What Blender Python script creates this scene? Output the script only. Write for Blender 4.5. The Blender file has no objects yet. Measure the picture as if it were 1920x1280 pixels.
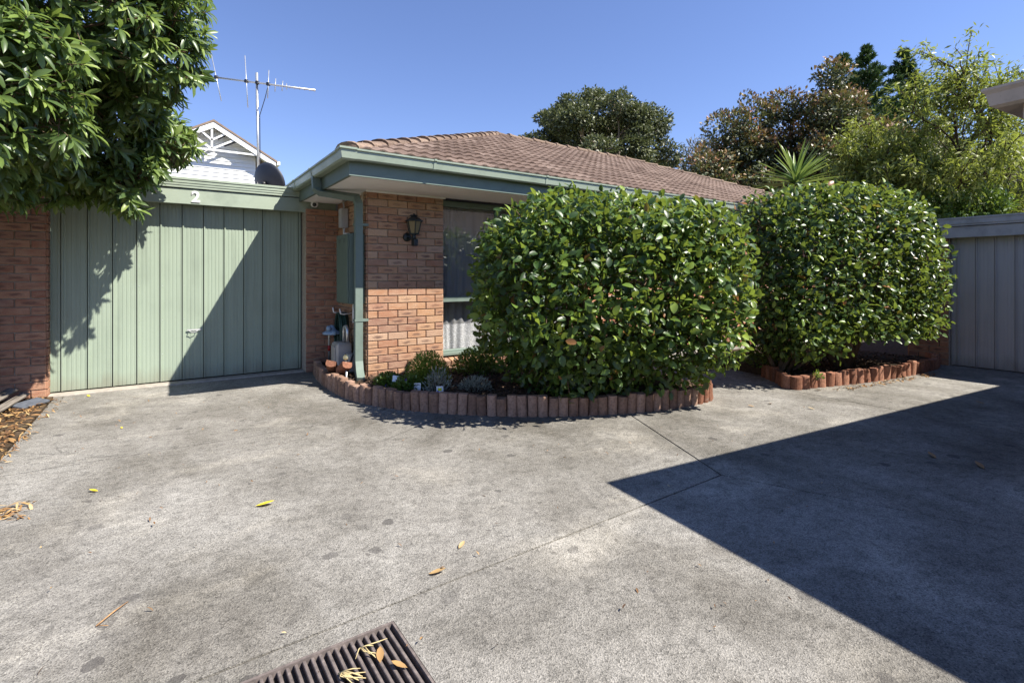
import bpy, math, random
import numpy as np
from mathutils import Vector, Matrix, Euler

random.seed(7)
rng = np.random.default_rng(7)
SC = bpy.context.scene
COL = SC.collection
R = math.radians

# ------------------------------------------------------------------ camera
# X runs along the garage front, Y away from the viewer, Z up, metres.
cam_d = bpy.data.cameras.new('camera')
cam = bpy.data.objects.new('camera', cam_d)
COL.objects.link(cam)
cam_d.sensor_fit = 'HORIZONTAL'
cam_d.sensor_width = 36.0
cam_d.lens = 36.0 * 951.0 / 1920.0
cam_d.shift_y = -122.0 / 1920.0
cam_d.clip_start = 0.05
cam_d.clip_end = 2000.0
cam.location = (0, 0, 1.26)
cam.rotation_euler = (R(90), 0, -math.atan2(0.571, 0.821))
SC.camera = cam

# ------------------------------------------------------------------ light
SUN = Vector((0.842, -1.07, 1.6)).normalized()          # towards the sun
world = bpy.data.worlds.new('World')
SC.world = world
world.use_nodes = True
wn = world.node_tree
wn.nodes.clear()
sky = wn.nodes.new('ShaderNodeTexSky')
sky.sky_type = 'NISHITA'
sky.sun_disc = False
sky.sun_elevation = math.asin(SUN.z)
sky.sun_rotation = math.atan2(SUN.x, SUN.y)
sky.altitude = 0
sky.air_density = 1.0
sky.dust_density = 0.0
sky.ozone_density = 6.0
bg = wn.nodes.new('ShaderNodeBackground')
bg.inputs['Strength'].default_value = 0.085
wo = wn.nodes.new('ShaderNodeOutputWorld')
wb = wn.nodes.new('ShaderNodeMix'); wb.data_type = 'RGBA'; wb.blend_type = 'MULTIPLY'   # camera white balance
wb.inputs[0].default_value = 1.0; wb.inputs[7].default_value = (1.09, 0.955, 1.06, 1)
wn.links.new(sky.outputs[0], wb.inputs[6])
wn.links.new(wb.outputs[2], bg.inputs[0])
wn.links.new(bg.outputs[0], wo.inputs[0])

sun_d = bpy.data.lights.new('sun', 'SUN')
sun_d.energy = 5.0
sun_d.angle = R(0.5)
sun_d.color = (1.0, 0.945, 0.85)
sun = bpy.data.objects.new('sun', sun_d)
COL.objects.link(sun)
sun.location = SUN * 40
sun.rotation_euler = SUN.to_track_quat('Z', 'Y').to_euler()

SC.view_settings.view_transform = 'Standard'
SC.view_settings.look = 'None'
SC.view_settings.gamma = 1.0
SC.view_settings.exposure = 1.17
SC.view_settings.use_curve_mapping = False
SC.cycles.max_bounces = 8
SC.cycles.transparent_max_bounces = 16
SC.cycles.caustics_reflective = False
SC.cycles.caustics_refractive = False

# ------------------------------------------------------------------ material helpers
class NT:
    def __init__(self, name):
        self.m = bpy.data.materials.new(name)
        self.m.use_nodes = True
        self.t = self.m.node_tree
        self.t.nodes.clear()
        self.out = self.t.nodes.new('ShaderNodeOutputMaterial')
    def n(self, typ, ins=None, **props):
        nd = self.t.nodes.new(typ)
        for k, v in props.items():
            setattr(nd, k, v)
        if ins:
            for k, v in ins.items():
                self.set(nd.inputs[k], v)
        return nd
    def set(self, sock, v):
        if isinstance(v, bpy.types.NodeSocket):
            self.t.links.new(v, sock)
        elif isinstance(v, bpy.types.Node):
            self.t.links.new(v.outputs[0], sock)
        elif isinstance(v, (tuple, list)) and sock.type == 'RGBA' and len(v) == 3:
            sock.default_value = (*v, 1)
        else:
            sock.default_value = v
    def pos(self):
        return self.n('ShaderNodeNewGeometry').outputs['Position']
    def obj(self):
        return self.n('ShaderNodeTexCoord').outputs['Object']
    def rnd(self):
        return self.n('ShaderNodeObjectInfo').outputs['Random']
    def map(self, v, scale=(1, 1, 1), loc=(0, 0, 0), rot=(0, 0, 0)):
        return self.n('ShaderNodeMapping', {'Vector': v, 'Scale': scale, 'Location': loc, 'Rotation': rot}).outputs[0]
    def noise(self, v, scale, detail=3, rough=0.55, dist=0.0):
        return self.n('ShaderNodeTexNoise', {'Vector': v, 'Scale': scale, 'Detail': detail, 'Roughness': rough, 'Distortion': dist}).outputs['Fac']
    def ramp(self, f, stops, interp='LINEAR'):
        nd = self.n('ShaderNodeValToRGB', {'Fac': f})
        cr = nd.color_ramp
        cr.interpolation = interp
        while len(cr.elements) < len(stops):
            cr.elements.new(0.5)
        for e, (p, c) in zip(cr.elements, stops):
            e.position = p
            e.color = (*c, 1) if isinstance(c, tuple) else (c, c, c, 1)
        return nd.outputs[0]
    def math(self, op, a, b=0.0, c=0.0, clamp=False):
        nd = self.n('ShaderNodeMath', operation=op)
        nd.use_clamp = clamp
        self.set(nd.inputs[0], a); self.set(nd.inputs[1], b); self.set(nd.inputs[2], c)
        return nd.outputs[0]
    def mix(self, f, a, b, mode='MIX'):
        nd = self.n('ShaderNodeMix', data_type='RGBA', blend_type=mode)
        self.set(nd.inputs[0], f); self.set(nd.inputs[6], a); self.set(nd.inputs[7], b)
        return nd.outputs[2]
    def sep(self, v):
        return self.n('ShaderNodeSeparateXYZ', {'Vector': v})
    def bump(self, h, strength=0.3, dist=0.01):
        return self.n('ShaderNodeBump', {'Height': h, 'Strength': strength, 'Distance': dist}).outputs[0]
    def bsdf(self, color, rough=0.6, normal=None, metal=0.0, spec=0.5, **kw):
        d = {'Base Color': color, 'Roughness': rough, 'Metallic': metal, 'Specular IOR Level': spec}
        if normal is not None:
            d['Normal'] = normal
        d.update(kw)
        b = self.n('ShaderNodeBsdfPrincipled', d)
        self.t.links.new(b.outputs[0], self.out.inputs[0])
        return b
    def surf(self, s):
        self.set(self.out.inputs[0], s)

def paint(name, col, rough=0.45, dirt=0.25, scale=3.0, streak=True, spec=0.4):
    """painted surface: slight fading, dust and vertical streaks"""
    k = NT(name)
    p = k.pos()
    n1 = k.noise(p, scale, 4)
    n2 = k.noise(k.map(p, (14, 14, 0.7)), 1.0, 3) if streak else k.noise(p, 9, 3)
    f = k.math('MULTIPLY', k.math('ADD', n1, n2), 0.5)
    dark = tuple(c * (1 - dirt) * 0.95 for c in col)
    light = tuple(min(1, c * (1 + dirt * 0.35)) for c in col)
    c = k.ramp(f, [(0.3, dark), (0.5, col), (0.72, light)])
    sp = k.ramp(k.noise(p, 60, 2), [(0.62, 1.0), (0.75, 1 - dirt * 0.5)])
    c = k.mix(1.0, c, sp, 'MULTIPLY')
    if streak:   # splashed grime along the foot of the door
        zz = k.math('ADD', k.sep(p).outputs[2], k.math('MULTIPLY', k.math('SUBTRACT', k.noise(k.map(p, (9, 9, 2.5)), 1.0, 4), 0.5), 0.30))
        c = k.mix(k.ramp(zz, [(0.03, 0.42), (0.20, 0.0)]), c, (0.17, 0.14, 0.10))
    b = k.bump(k.noise(p, 45, 3), 0.08, 0.004)
    k.bsdf(c, k.ramp(n1, [(0.3, rough - 0.08), (0.7, rough + 0.12)]), b, spec=spec)
    return k.m

def plain(name, col, rough=0.5, metal=0.0, var=0.15, scale=12.0, spec=0.5):
    k = NT(name)
    n1 = k.noise(k.pos(), scale, 4)
    c = k.ramp(n1, [(0.3, tuple(x * (1 - var) for x in col)), (0.7, tuple(min(1, x * (1 + var)) for x in col))])
    k.bsdf(c, rough, k.bump(n1, 0.1, 0.003), metal=metal, spec=spec)
    return k.m

def make_brick_mat(name, cols, smear=True):
    k = NT(name)
    rnd = k.rnd()
    ob = k.obj()
    base = k.ramp(rnd, [(i / (len(cols) - 1), c) for i, c in enumerate(cols)])
    off = k.n('ShaderNodeCombineXYZ', {'X': k.math('MULTIPLY', rnd, 37.0), 'Y': k.math('MULTIPLY', rnd, 91.0), 'Z': k.math('MULTIPLY', rnd, 13.0)}).outputs[0]
    v = k.n('ShaderNodeVectorMath', {0: ob, 1: off}, operation='ADD').outputs[0]
    streak = k.noise(k.map(v, (9, 9, 34)), 1.0, 4, 0.6)
    c = k.mix(k.ramp(streak, [(0.35, 0.0), (0.7, 0.55)]), base, (0.50, 0.345, 0.235))
    fine = k.noise(v, 120, 3)
    c = k.mix(k.ramp(fine, [(0.35, 0.35), (0.6, 0.0)]), c, (0.14, 0.07, 0.05))
    if smear:
        s = k.sep(ob)
        dx = k.math('POWER', k.math('DIVIDE', s.outputs[0], 0.075), 2.0)
        dz = k.math('POWER', k.math('DIVIDE', k.math('SUBTRACT', s.outputs[2], 0.037), 0.018), 2.0)
        d = k.math('ADD', dx, dz)
        d = k.math('ADD', d, k.math('MULTIPLY', k.math('SUBTRACT', k.noise(k.map(v, (18, 18, 60)), 1.0, 3), 0.5), 3.4))
        blot = k.ramp(d, [(0.0, 1.0), (1.0, 0.0)])
        sel = k.ramp(k.math('FRACT', k.math('MULTIPLY', rnd, 17.31)), [(0.40, 0.0), (0.62, 0.9)])
        c = k.mix(k.math('MULTIPLY', k.math('MULTIPLY', blot, sel), 0.85), c, (0.10, 0.055, 0.045))
    b = k.bump(k.noise(v, 70, 5, 0.65), 0.45, 0.006)
    k.bsdf(c, 0.86, b, spec=0.25)
    return k.m

M = {}
M['brick'] = make_brick_mat('orange_brick', [(0.44, 0.245, 0.13), (0.34, 0.16, 0.092), (0.50, 0.315, 0.19), (0.26, 0.128, 0.085), (0.42, 0.225, 0.122), (0.36, 0.19, 0.125), (0.46, 0.27, 0.15), (0.24, 0.12, 0.085), (0.54, 0.37, 0.25)])
M['brick_dark'] = make_brick_mat('brown_brick', [(0.36, 0.17, 0.10), (0.27, 0.115, 0.07), (0.40, 0.20, 0.12), (0.24, 0.12, 0.085), (0.33, 0.15, 0.09)])
M['mortar'] = plain('mortar', (0.47, 0.41, 0.34), 0.95, var=0.22, scale=40, spec=0.1)

def far_brick():
    k = NT('brickwork_far')
    p = k.pos()
    s = k.sep(p)
    uv = k.n('ShaderNodeCombineXYZ', {'X': k.math('ADD', s.outputs[0], s.outputs[1]), 'Y': s.outputs[2], 'Z': 0.0}).outputs[0]
    bt = k.n('ShaderNodeTexBrick', {'Vector': uv, 'Color1': (0.46, 0.22, 0.12), 'Color2': (0.33, 0.14, 0.085), 'Mortar': (0.45, 0.39, 0.32), 'Scale': 1.0, 'Mortar Size': 0.006, 'Brick Width': 0.242, 'Row Height': 0.086})
    k.bsdf(bt.outputs[0], 0.9, k.bump(bt.outputs[1], -0.4, 0.01), spec=0.2)
    return k.m
M['brick_far'] = far_brick()

M['door_green'] = paint('sage_green_enamel', (0.280, 0.335, 0.262), 0.42, 0.17, 1.6)
M['trim_green'] = paint('pale_sage_trim_paint', (0.30, 0.355, 0.285), 0.36, 0.14, 2.4, streak=False)
M['fascia_green'] = paint('dull_green_fascia_paint', (0.148, 0.192, 0.165), 0.55, 0.16, 2.0, streak=False)
M['fascia_sage'] = paint('sage_fascia_paint', (0.295, 0.345, 0.272), 0.5, 0.14, 2.2, streak=False)
M['box_green'] = paint('meter_box_paint', (0.10, 0.135, 0.108), 0.5, 0.12, 4.0, streak=False)
M['grey_door'] = paint('grey_door_paint', (0.42, 0.395, 0.38), 0.5, 0.14, 2.0)
M['grey_trim'] = paint('weathered_grey_paint', (0.40, 0.375, 0.36), 0.6, 0.3, 5.0, streak=False)
M['beige_gutter'] = paint('beige_gutter_paint', (0.47, 0.39, 0.33), 0.5, 0.3, 6.0, streak=False)
M['soffit'] = plain('white_soffit_board', (0.84, 0.83, 0.84), 0.8, var=0.05, scale=3)
M['white'] = plain('white_paint', (0.82, 0.82, 0.80), 0.5, var=0.03, scale=6)
M['white_plastic'] = plain('white_plastic', (0.80, 0.80, 0.80), 0.35, var=0.03)
M['black'] = plain('black_plastic', (0.02, 0.02, 0.022), 0.4, var=0.2)
M['lantern'] = plain('lantern_metal', (0.018, 0.026, 0.028), 0.45, metal=0.3, var=0.2)
M['galv'] = plain('galvanised_steel', (0.62, 0.63, 0.62), 0.38, metal=0.75, var=0.15, scale=30)
M['grey_plastic'] = plain('grey_conduit_plastic', (0.42, 0.42, 0.43), 0.5, var=0.06)
M['dish'] = plain('dark_dish_paint', (0.016, 0.02, 0.032), 0.55, var=0.15)
M['hose'] = plain('dark_green_hose', (0.012, 0.045, 0.032), 0.4, var=0.2)
M['meter'] = plain('gas_meter_casting', (0.45, 0.42, 0.38), 0.5, metal=0.2, var=0.15)
M['blue'] = plain('pale_blue_regulator', (0.24, 0.33, 0.44), 0.45, var=0.1)
M['bright_blue'] = plain('blue_tag', (0.02, 0.13, 0.45), 0.4, var=0.1)
M['red'] = plain('red_tape', (0.35, 0.02, 0.015), 0.5, var=0.1)
M['brass'] = plain('brass_tap', (0.62, 0.52, 0.28), 0.35, metal=0.8, var=0.15)
M['yellow'] = plain('yellow_sticker', (0.75, 0.68, 0.03), 0.5, var=0.05)
M['violet'] = plain('violet_print', (0.16, 0.08, 0.42), 0.5, var=0.2)
M['petal_violet'] = plain('violet_petal', (0.25, 0.10, 0.5), 0.6, var=0.3, scale=40)
M['petal_dark'] = plain('maroon_petal', (0.12, 0.01, 0.02), 0.6, var=0.3, scale=40)
M['black_timber'] = plain('black_timber', (0.02, 0.022, 0.028), 0.6, var=0.2)
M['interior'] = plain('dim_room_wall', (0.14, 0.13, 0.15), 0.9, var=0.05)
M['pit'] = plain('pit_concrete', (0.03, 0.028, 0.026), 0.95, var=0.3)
M['twig'] = plain('dry_twig', (0.35, 0.20, 0.09), 0.8, var=0.3, scale=60)
M['slate'] = plain('dark_slate', (0.09, 0.10, 0.12), 0.5, var=0.25, scale=25)
M['soil'] = plain('dark_soil', (0.055, 0.040, 0.028), 1.0, var=0.4, scale=18, spec=0.1)

def timber():
    k = NT('weathered_timber')
    o = k.obj()
    n1 = k.noise(k.map(o, (3, 40, 40)), 1.0, 5, 0.6)
    c = k.ramp(n1, [(0.3, (0.06, 0.05, 0.042)), (0.55, (0.19, 0.165, 0.14)), (0.8, (0.33, 0.30, 0.27))])
    k.bsdf(c, 0.9, k.bump(n1, 0.6, 0.01), spec=0.15)
    return k.m
M['timber'] = timber()

def bark(name, c1, c2):
    k = NT(name)
    n1 = k.noise(k.map(k.pos(), (16, 16, 4)), 1.0, 5, 0.65)
    k.bsdf(k.ramp(n1, [(0.3, c1), (0.7, c2)]), 0.9, k.bump(n1, 0.7, 0.02), spec=0.15)
    return k.m
M['bark'] = bark('brown_bark', (0.055, 0.035, 0.024), (0.20, 0.14, 0.095))
M['bark_pale'] = bark('pale_bark', (0.16, 0.12, 0.09), (0.42, 0.35, 0.28))
M['bark_dark'] = bark('dark_bark', (0.035, 0.024, 0.018), (0.12, 0.085, 0.06))

def concrete():
    k = NT('aged_driveway_concrete')
    p = k.pos()
    big = k.noise(p, 0.42, 4, 0.6, 0.4)
    mid = k.noise(p, 2.3, 5, 0.62, 0.6)
    f = k.math('ADD', k.math('MULTIPLY', big, 0.6), k.math('MULTIPLY', mid, 0.4))
    c = k.ramp(f, [(0.34, (0.122, 0.113, 0.098)), (0.5, (0.215, 0.203, 0.182)), (0.66, (0.30, 0.287, 0.262))])
    # exposed aggregate
    vor = k.n('ShaderNodeTexVoronoi', {'Vector': p, 'Scale': 210.0, 'Randomness': 1.0})
    agg = k.ramp(k.sep(vor.outputs['Color']).outputs[0], [(0.0, 0.38), (0.20, 0.72), (0.5, 1.0), (0.8, 1.14), (1.0, 1.45)])
    c = k.mix(0.85, c, agg, 'MULTIPLY')
    sp = k.ramp(k.noise(p, 300, 2, 0.7), [(0.30, 0.45), (0.44, 1.0), (0.62, 1.12)])
    c = k.mix(0.75, c, sp, 'MULTIPLY')
    worn = k.ramp(k.noise(k.map(p, (1.0, 1.25, 1), (0, 0, 0), (0, 0, 0.5)), 15, 5, 0.72, 0.5), [(0.34, 0.60), (0.50, 1.0), (0.66, 1.18)])
    c = k.mix(0.75, c, worn, 'MULTIPLY')
    # drips and chewing-gum sized spots with ragged outlines
    wp = k.n('ShaderNodeVectorMath', {0: p, 1: k.n('ShaderNodeVectorMath', {0: k.n('ShaderNodeTexNoise', {'Vector': p, 'Scale': 22.0, 'Detail': 3.0}).outputs['Color'], 1: (0.055, 0.055, 0.0)}, operation='MULTIPLY').outputs[0]}, operation='ADD').outputs[0]
    v2 = k.n('ShaderNodeTexVoronoi', {'Vector': k.map(wp, (1, 1, 0)), 'Scale': 5.2, 'Randomness': 1.0})
    keep = k.math('LESS_THAN', k.sep(v2.outputs['Color']).outputs[1], 0.42)
    size = k.math('MULTIPLY_ADD', k.sep(v2.outputs['Color']).outputs[2], 0.15, 0.035)
    spot = k.math('MULTIPLY', k.math('MULTIPLY', k.math('LESS_THAN', v2.outputs['Distance'], size), keep),
                  k.ramp(k.noise(p, 0.9, 2), [(0.34, 0.12), (0.52, 0.72)]))
    c = k.mix(spot, c, (0.075, 0.07, 0.066))
    v4 = k.n('ShaderNodeTexVoronoi', {'Vector': k.map(wp, (1, 1, 0), (5.1, 3.3, 0)), 'Scale': 11.0, 'Randomness': 1.0})
    sp2 = k.math('MULTIPLY', k.math('MULTIPLY', k.math('LESS_THAN', v4.outputs['Distance'], k.math('MULTIPLY_ADD', k.sep(v4.outputs['Color']).outputs[2], 0.12, 0.02)), k.math('LESS_THAN', k.sep(v4.outputs['Color']).outputs[1], 0.5)), k.ramp(k.noise(k.map(p, (1, 1, 1), (4, 9, 0)), 0.7, 2), [(0.46, 0.0), (0.6, 0.75)]))
    c = k.mix(sp2, c, (0.09, 0.083, 0.075))
    # soft tyre and moss staining
    st = k.ramp(k.noise(k.map(p, (1.0, 0.45, 1), (3.1, 7.7, 0)), 0.95, 4, 0.6, 0.8), [(0.47, 0.0), (0.68, 0.72)])
    c = k.mix(st, c, k.mix(1.0, c, (0.52, 0.50, 0.46), 'MULTIPLY'))
    pale = k.ramp(k.noise(k.map(p, (0.8, 1.2, 1), (11.3, 2.7, 0)), 1.3, 5, 0.65, 0.5), [(0.54, 0.0), (0.70, 0.6)])
    c = k.mix(pale, c, k.mix(1.0, c, (1.7, 1.68, 1.62), 'MULTIPLY'))
    # hairline cracks
    v3 = k.n('ShaderNodeTexVoronoi', {'Vector': k.map(wp, (1, 1, 0), (0.37, 0.2, 0)), 'Scale': 0.62}, feature='DISTANCE_TO_EDGE')
    crack = k.math('MULTIPLY', k.ramp(v3.outputs['Distance'], [(0.0, 1.0), (0.0022, 0.0)]), k.ramp(k.noise(p, 0.8, 2), [(0.52, 0.0), (0.60, 0.6)]))
    c = k.mix(crack, c, (0.05, 0.047, 0.042))
    h = k.math('ADD', k.math('MULTIPLY', vor.outputs['Distance'], 1.2), k.noise(p, 160, 3))
    k.bsdf(c, 0.9, k.bump(h, 0.55, 0.004), spec=0.2)
    return k.m
M['concrete'] = concrete()
M['concrete_lip'] = plain('smooth_concrete', (0.33, 0.30, 0.26), 0.9, var=0.2, scale=20, spec=0.2)
M['joint'] = plain('joint_grit', (0.075, 0.065, 0.055), 1.0, var=0.5, scale=30, spec=0.1)

def rust():
    k = NT('rusty_cast_iron')
    p = k.pos()
    n1 = k.noise(p, 35, 5, 0.65)
    c = k.ramp(n1, [(0.3, (0.095, 0.08, 0.074)), (0.55, (0.16, 0.132, 0.120)), (0.75, (0.24, 0.20, 0.18))])
    k.bsdf(c, 0.75, k.bump(n1, 0.3, 0.003), metal=0.15, spec=0.3)
    return k.m
M['rust'] = rust()

def tile_mat(name, c0, c1, c2):
    k = NT(name)
    p = k.pos()
    base = k.ramp(k.math('ADD', k.math('MULTIPLY', k.rnd(), 0.5), k.math('MULTIPLY', k.noise(p, 5, 3), 0.5)), [(0.25, c0), (0.5, c1), (0.75, c2)])
    g = k.ramp(k.noise(p, 38, 4, 0.7), [(0.38, 0.62), (0.55, 1.0), (0.75, 1.15)])
    c = k.mix(0.85, base, g, 'MULTIPLY')
    l = k.ramp(k.noise(p, 17, 4, 0.7), [(0.6, 0.0), (0.72, 0.6)])
    c = k.mix(l, c, (0.25, 0.205, 0.165))
    k.bsdf(c, 0.9, k.bump(k.noise(p, 90, 3), 0.4, 0.004), spec=0.2)
    return k.m
M['tile'] = tile_mat('brown_roof_tile', (0.125, 0.086, 0.068), (0.185, 0.130, 0.103), (0.245, 0.180, 0.146))
M['cap'] = tile_mat('ridge_tile', (0.15, 0.105, 0.078), (0.21, 0.15, 0.112), (0.27, 0.20, 0.15))
M['edging'] = tile_mat('brown_cement_edging', (0.19, 0.115, 0.082), (0.28, 0.175, 0.125), (0.36, 0.235, 0.175))
M['terracotta'] = tile_mat('terracotta_edging', (0.19, 0.085, 0.052), (0.28, 0.128, 0.08), (0.34, 0.17, 0.11))

def leaf_mat(name, stops, rough=0.32, trans=0.28, tcol=(0.30, 0.42, 0.05), spec=0.5):
    """stops: colour ramp over the per-leaf 'var' attribute"""
    k = NT(name)
    a = k.n('ShaderNodeAttribute', attribute_name='var')
    c = k.ramp(a.outputs['Fac'], stops)
    n = k.noise(k.pos(), 30, 2)
    c = k.mix(k.ramp(n, [(0.3, 0.0), (0.7, 0.3)]), c, k.mix(1.0, c, (1.5, 1.35, 0.9), 'MULTIPLY'))
    b = k.n('ShaderNodeBsdfPrincipled', {'Base Color': c, 'Roughness': rough, 'Specular IOR Level': spec})
    tr = k.n('ShaderNodeBsdfTranslucent', {'Color': k.mix(0.6, c, tcol)})
    ms = k.n('ShaderNodeMixShader', {0: trans, 1: b.outputs[0], 2: tr.outputs[0]})
    k.surf(ms.outputs[0])
    return k.m
M['camellia'] = leaf_mat('camellia_leaf', [(0.0, (0.018, 0.038, 0.016)), (0.40, (0.046, 0.096, 0.024)), (0.75, (0.120, 0.200, 0.036)), (0.955, (0.24, 0.33, 0.06)), (0.985, (0.20, 0.09, 0.03))], 0.40, 0.32, (0.34, 0.42, 0.05))
M['camellia_b'] = leaf_mat('glossy_hedge_leaf', [(0.0, (0.018, 0.038, 0.018)), (0.45, (0.045, 0.092, 0.026)), (0.8, (0.11, 0.185, 0.036)), (0.95, (0.22, 0.30, 0.055)), (0.985, (0.24, 0.10, 0.03))], 0.36, 0.30, (0.32, 0.40, 0.05))
M['overhang_leaf'] = leaf_mat('long_glossy_leaf', [(0.0, (0.028, 0.052, 0.025)), (0.45, (0.068, 0.115, 0.038)), (0.8, (0.15, 0.22, 0.055)), (1.0, (0.25, 0.32, 0.09))], 0.36, 0.32, (0.25, 0.36, 0.06))
M['gum_leaf'] = leaf_mat('gum_leaf', [(0.0, (0.045, 0.055, 0.032)), (0.5, (0.11, 0.128, 0.060)), (1.0, (0.24, 0.26, 0.10))], 0.5, 0.18, (0.15, 0.19, 0.06))
M['redtip_leaf'] = leaf_mat('red_tipped_leaf', [(0.0, (0.024, 0.038, 0.020)), (0.45, (0.055, 0.078, 0.032)), (0.75, (0.11, 0.115, 0.045)), (0.86, (0.20, 0.13, 0.06)), (1.0, (0.34, 0.15, 0.085))], 0.5, 0.18, (0.2, 0.22, 0.06))
M['pale_leaf'] = leaf_mat('bright_peach_leaf', [(0.0, (0.07, 0.10, 0.03)), (0.5, (0.17, 0.21, 0.045)), (1.0, (0.32, 0.35, 0.08))], 0.45, 0.35, (0.38, 0.45, 0.06))
M['grey_leaf'] = leaf_mat('grey_green_leaf', [(0.0, (0.11, 0.11, 0.08)), (0.6, (0.21, 0.21, 0.15)), (1.0, (0.36, 0.35, 0.27))], 0.7, 0.2, (0.2, 0.2, 0.12))
M['conifer'] = leaf_mat('conifer_spray', [(0.0, (0.025, 0.060, 0.026)), (0.6, (0.065, 0.13, 0.04)), (1.0, (0.14, 0.22, 0.06))], 0.6, 0.12, (0.1, 0.15, 0.04))
M['yucca'] = leaf_mat('yucca_leaf', [(0.0, (0.10, 0.17, 0.05)), (0.6, (0.20, 0.29, 0.08)), (1.0, (0.32, 0.40, 0.15))], 0.38, 0.2, (0.3, 0.4, 0.08))
M['fine_leaf'] = leaf_mat('fine_green_leaf', [(0.0, (0.09, 0.15, 0.02)), (0.6, (0.18, 0.26, 0.035)), (1.0, (0.28, 0.36, 0.06))], 0.5, 0.3)
M['silver_leaf'] = leaf_mat('silver_leaf', [(0.0, (0.17, 0.19, 0.16)), (1.0, (0.36, 0.38, 0.33))], 0.7, 0.15, (0.3, 0.32, 0.25))
M['small_leaf'] = leaf_mat('small_shrub_leaf', [(0.0, (0.035, 0.075, 0.015)), (0.6, (0.075, 0.14, 0.022)), (1.0, (0.16, 0.23, 0.05))], 0.4, 0.25)
M['dry_leaf'] = leaf_mat('dry_leaf', [(0.0, (0.075, 0.038, 0.02)), (0.4, (0.22, 0.115, 0.045)), (0.75, (0.38, 0.24, 0.10)), (1.0, (0.46, 0.36, 0.20))], 0.7, 0.12, (0.4, 0.25, 0.1))
M['yellow_leaf'] = leaf_mat('yellow_leaf', [(0.0, (0.62, 0.46, 0.02)), (1.0, (0.72, 0.60, 0.05))], 0.5, 0.15, (0.7, 0.5, 0.05))
M['mulch'] = leaf_mat('bark_chip', [(0.0, (0.035, 0.019, 0.012)), (0.6, (0.085, 0.045, 0.028)), (1.0, (0.19, 0.125, 0.085))], 0.85, 0.0)

def glass():
    k = NT('window_glass')
    ge = k.n('ShaderNodeNewGeometry')
    cs = k.math('ABSOLUTE', k.n('ShaderNodeVectorMath', {0: ge.outputs['Normal'], 1: ge.outputs['Incoming']}, operation='DOT_PRODUCT').outputs['Value'])
    fr = k.math('MULTIPLY', k.math('POWER', k.math('SUBTRACT', 1.0, cs), 5.0), 0.9)
    tr = k.n('ShaderNodeBsdfTransparent', {'Color': (0.975, 0.98, 0.98)})
    gl = k.n('ShaderNodeBsdfGlossy', {'Color': (1, 1, 1), 'Roughness': 0.0})
    k.surf(k.n('ShaderNodeMixShader', {0: k.math('ADD', fr, 0.11, clamp=True), 1: tr.outputs[0], 2: gl.outputs[0]}).outputs[0])
    return k.m
M['glass'] = glass()

def lantern_glass():
    k = NT('amber_lantern_glass')
    k.bsdf((0.20, 0.155, 0.075), 0.35, k.bump(k.noise(k.pos(), 120, 2), 0.3, 0.002))
    return k.m
M['lantern_glass'] = lantern_glass()

def curtain_mat():
    k = NT('lace_curtain')
    p = k.pos()
    s = k.sep(p)
    v = k.n('ShaderNodeTexVoronoi', {'Vector': k.map(p, (55, 55, 55)), 'Scale': 1.0})
    lace = k.ramp(v.outputs['Distance'], [(0.30, 0.0), (0.42, 1.0)])
    low = k.math('LESS_THAN', s.outputs[2], 0.63)
    band = k.math('MULTIPLY', k.math('MULTIPLY', lace, low), 0.35)
    al = k.math('SUBTRACT', k.math('MULTIPLY_ADD', low, 0.60, 0.30), band)
    d = k.n('ShaderNodeBsdfDiffuse', {'Color': (0.86, 0.86, 0.88)})
    t = k.n('ShaderNodeBsdfTranslucent', {'Color': (0.80, 0.80, 0.80)})
    dt = k.n('ShaderNodeMixShader', {0: 0.18, 1: d.outputs[0], 2: t.outputs[0]})
    tr = k.n('ShaderNodeBsdfTransparent')
    k.surf(k.n('ShaderNodeMixShader', {0: al, 1: tr.outputs[0], 2: dt.outputs[0]}).outputs[0])
    return k.m
M['curtain'] = curtain_mat()

def ground_mat():
    k = NT('dry_ground')
    p = k.pos()
    n = k.noise(p, 0.8, 6, 0.65)
    c = k.ramp(n, [(0.3, (0.05, 0.06, 0.025)), (0.6, (0.10, 0.10, 0.045)), (0.8, (0.15, 0.125, 0.075))])
    k.bsdf(c, 1.0, k.bump(k.noise(p, 14, 4), 0.6, 0.03), spec=0.1)
    return k.m
M['ground'] = ground_mat()

def litter_soil():
    k = NT('littered_soil')
    p = k.pos()
    n = k.noise(p, 9, 5, 0.7)
    c = k.ramp(n, [(0.35, (0.035, 0.026, 0.018)), (0.6, (0.10, 0.07, 0.045)), (0.8, (0.19, 0.14, 0.09))])
    k.bsdf(c, 1.0, k.bump(n, 0.9, 0.03), spec=0.1)
    return k.m
M['litter_soil'] = litter_soil()

# ------------------------------------------------------------------ object helpers
WL = {}
def tag(o, label=None, cat=None, group=None, kind=None):
    if label: o['label'] = label
    if cat: o['category'] = cat
    if group: o['group'] = group
    if kind: o['kind'] = kind
    return o
def empty(name, loc=(0, 0, 0)):
    o = bpy.data.objects.new(name, None)
    o.empty_display_size = 0.2
    o.location = loc
    COL.objects.link(o)
    WL[o.name] = Vector(loc)
    return o
def link(name, me, loc, parent=None, rot=None, mw=None):
    """place a mesh at world position loc (no rotated parents are used)"""
    o = bpy.data.objects.new(name, me)
    COL.objects.link(o)
    pl = WL[parent.name] if parent else Vector((0, 0, 0))
    if mw is not None:
        o.matrix_basis = Matrix.Translation(-pl) @ mw
        loc = mw.translation
    else:
        o.location = Vector(loc) - pl
        if rot is not None: o.rotation_euler = rot
    if parent: o.parent = parent
    WL[o.name] = Vector(loc)
    return o
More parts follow.
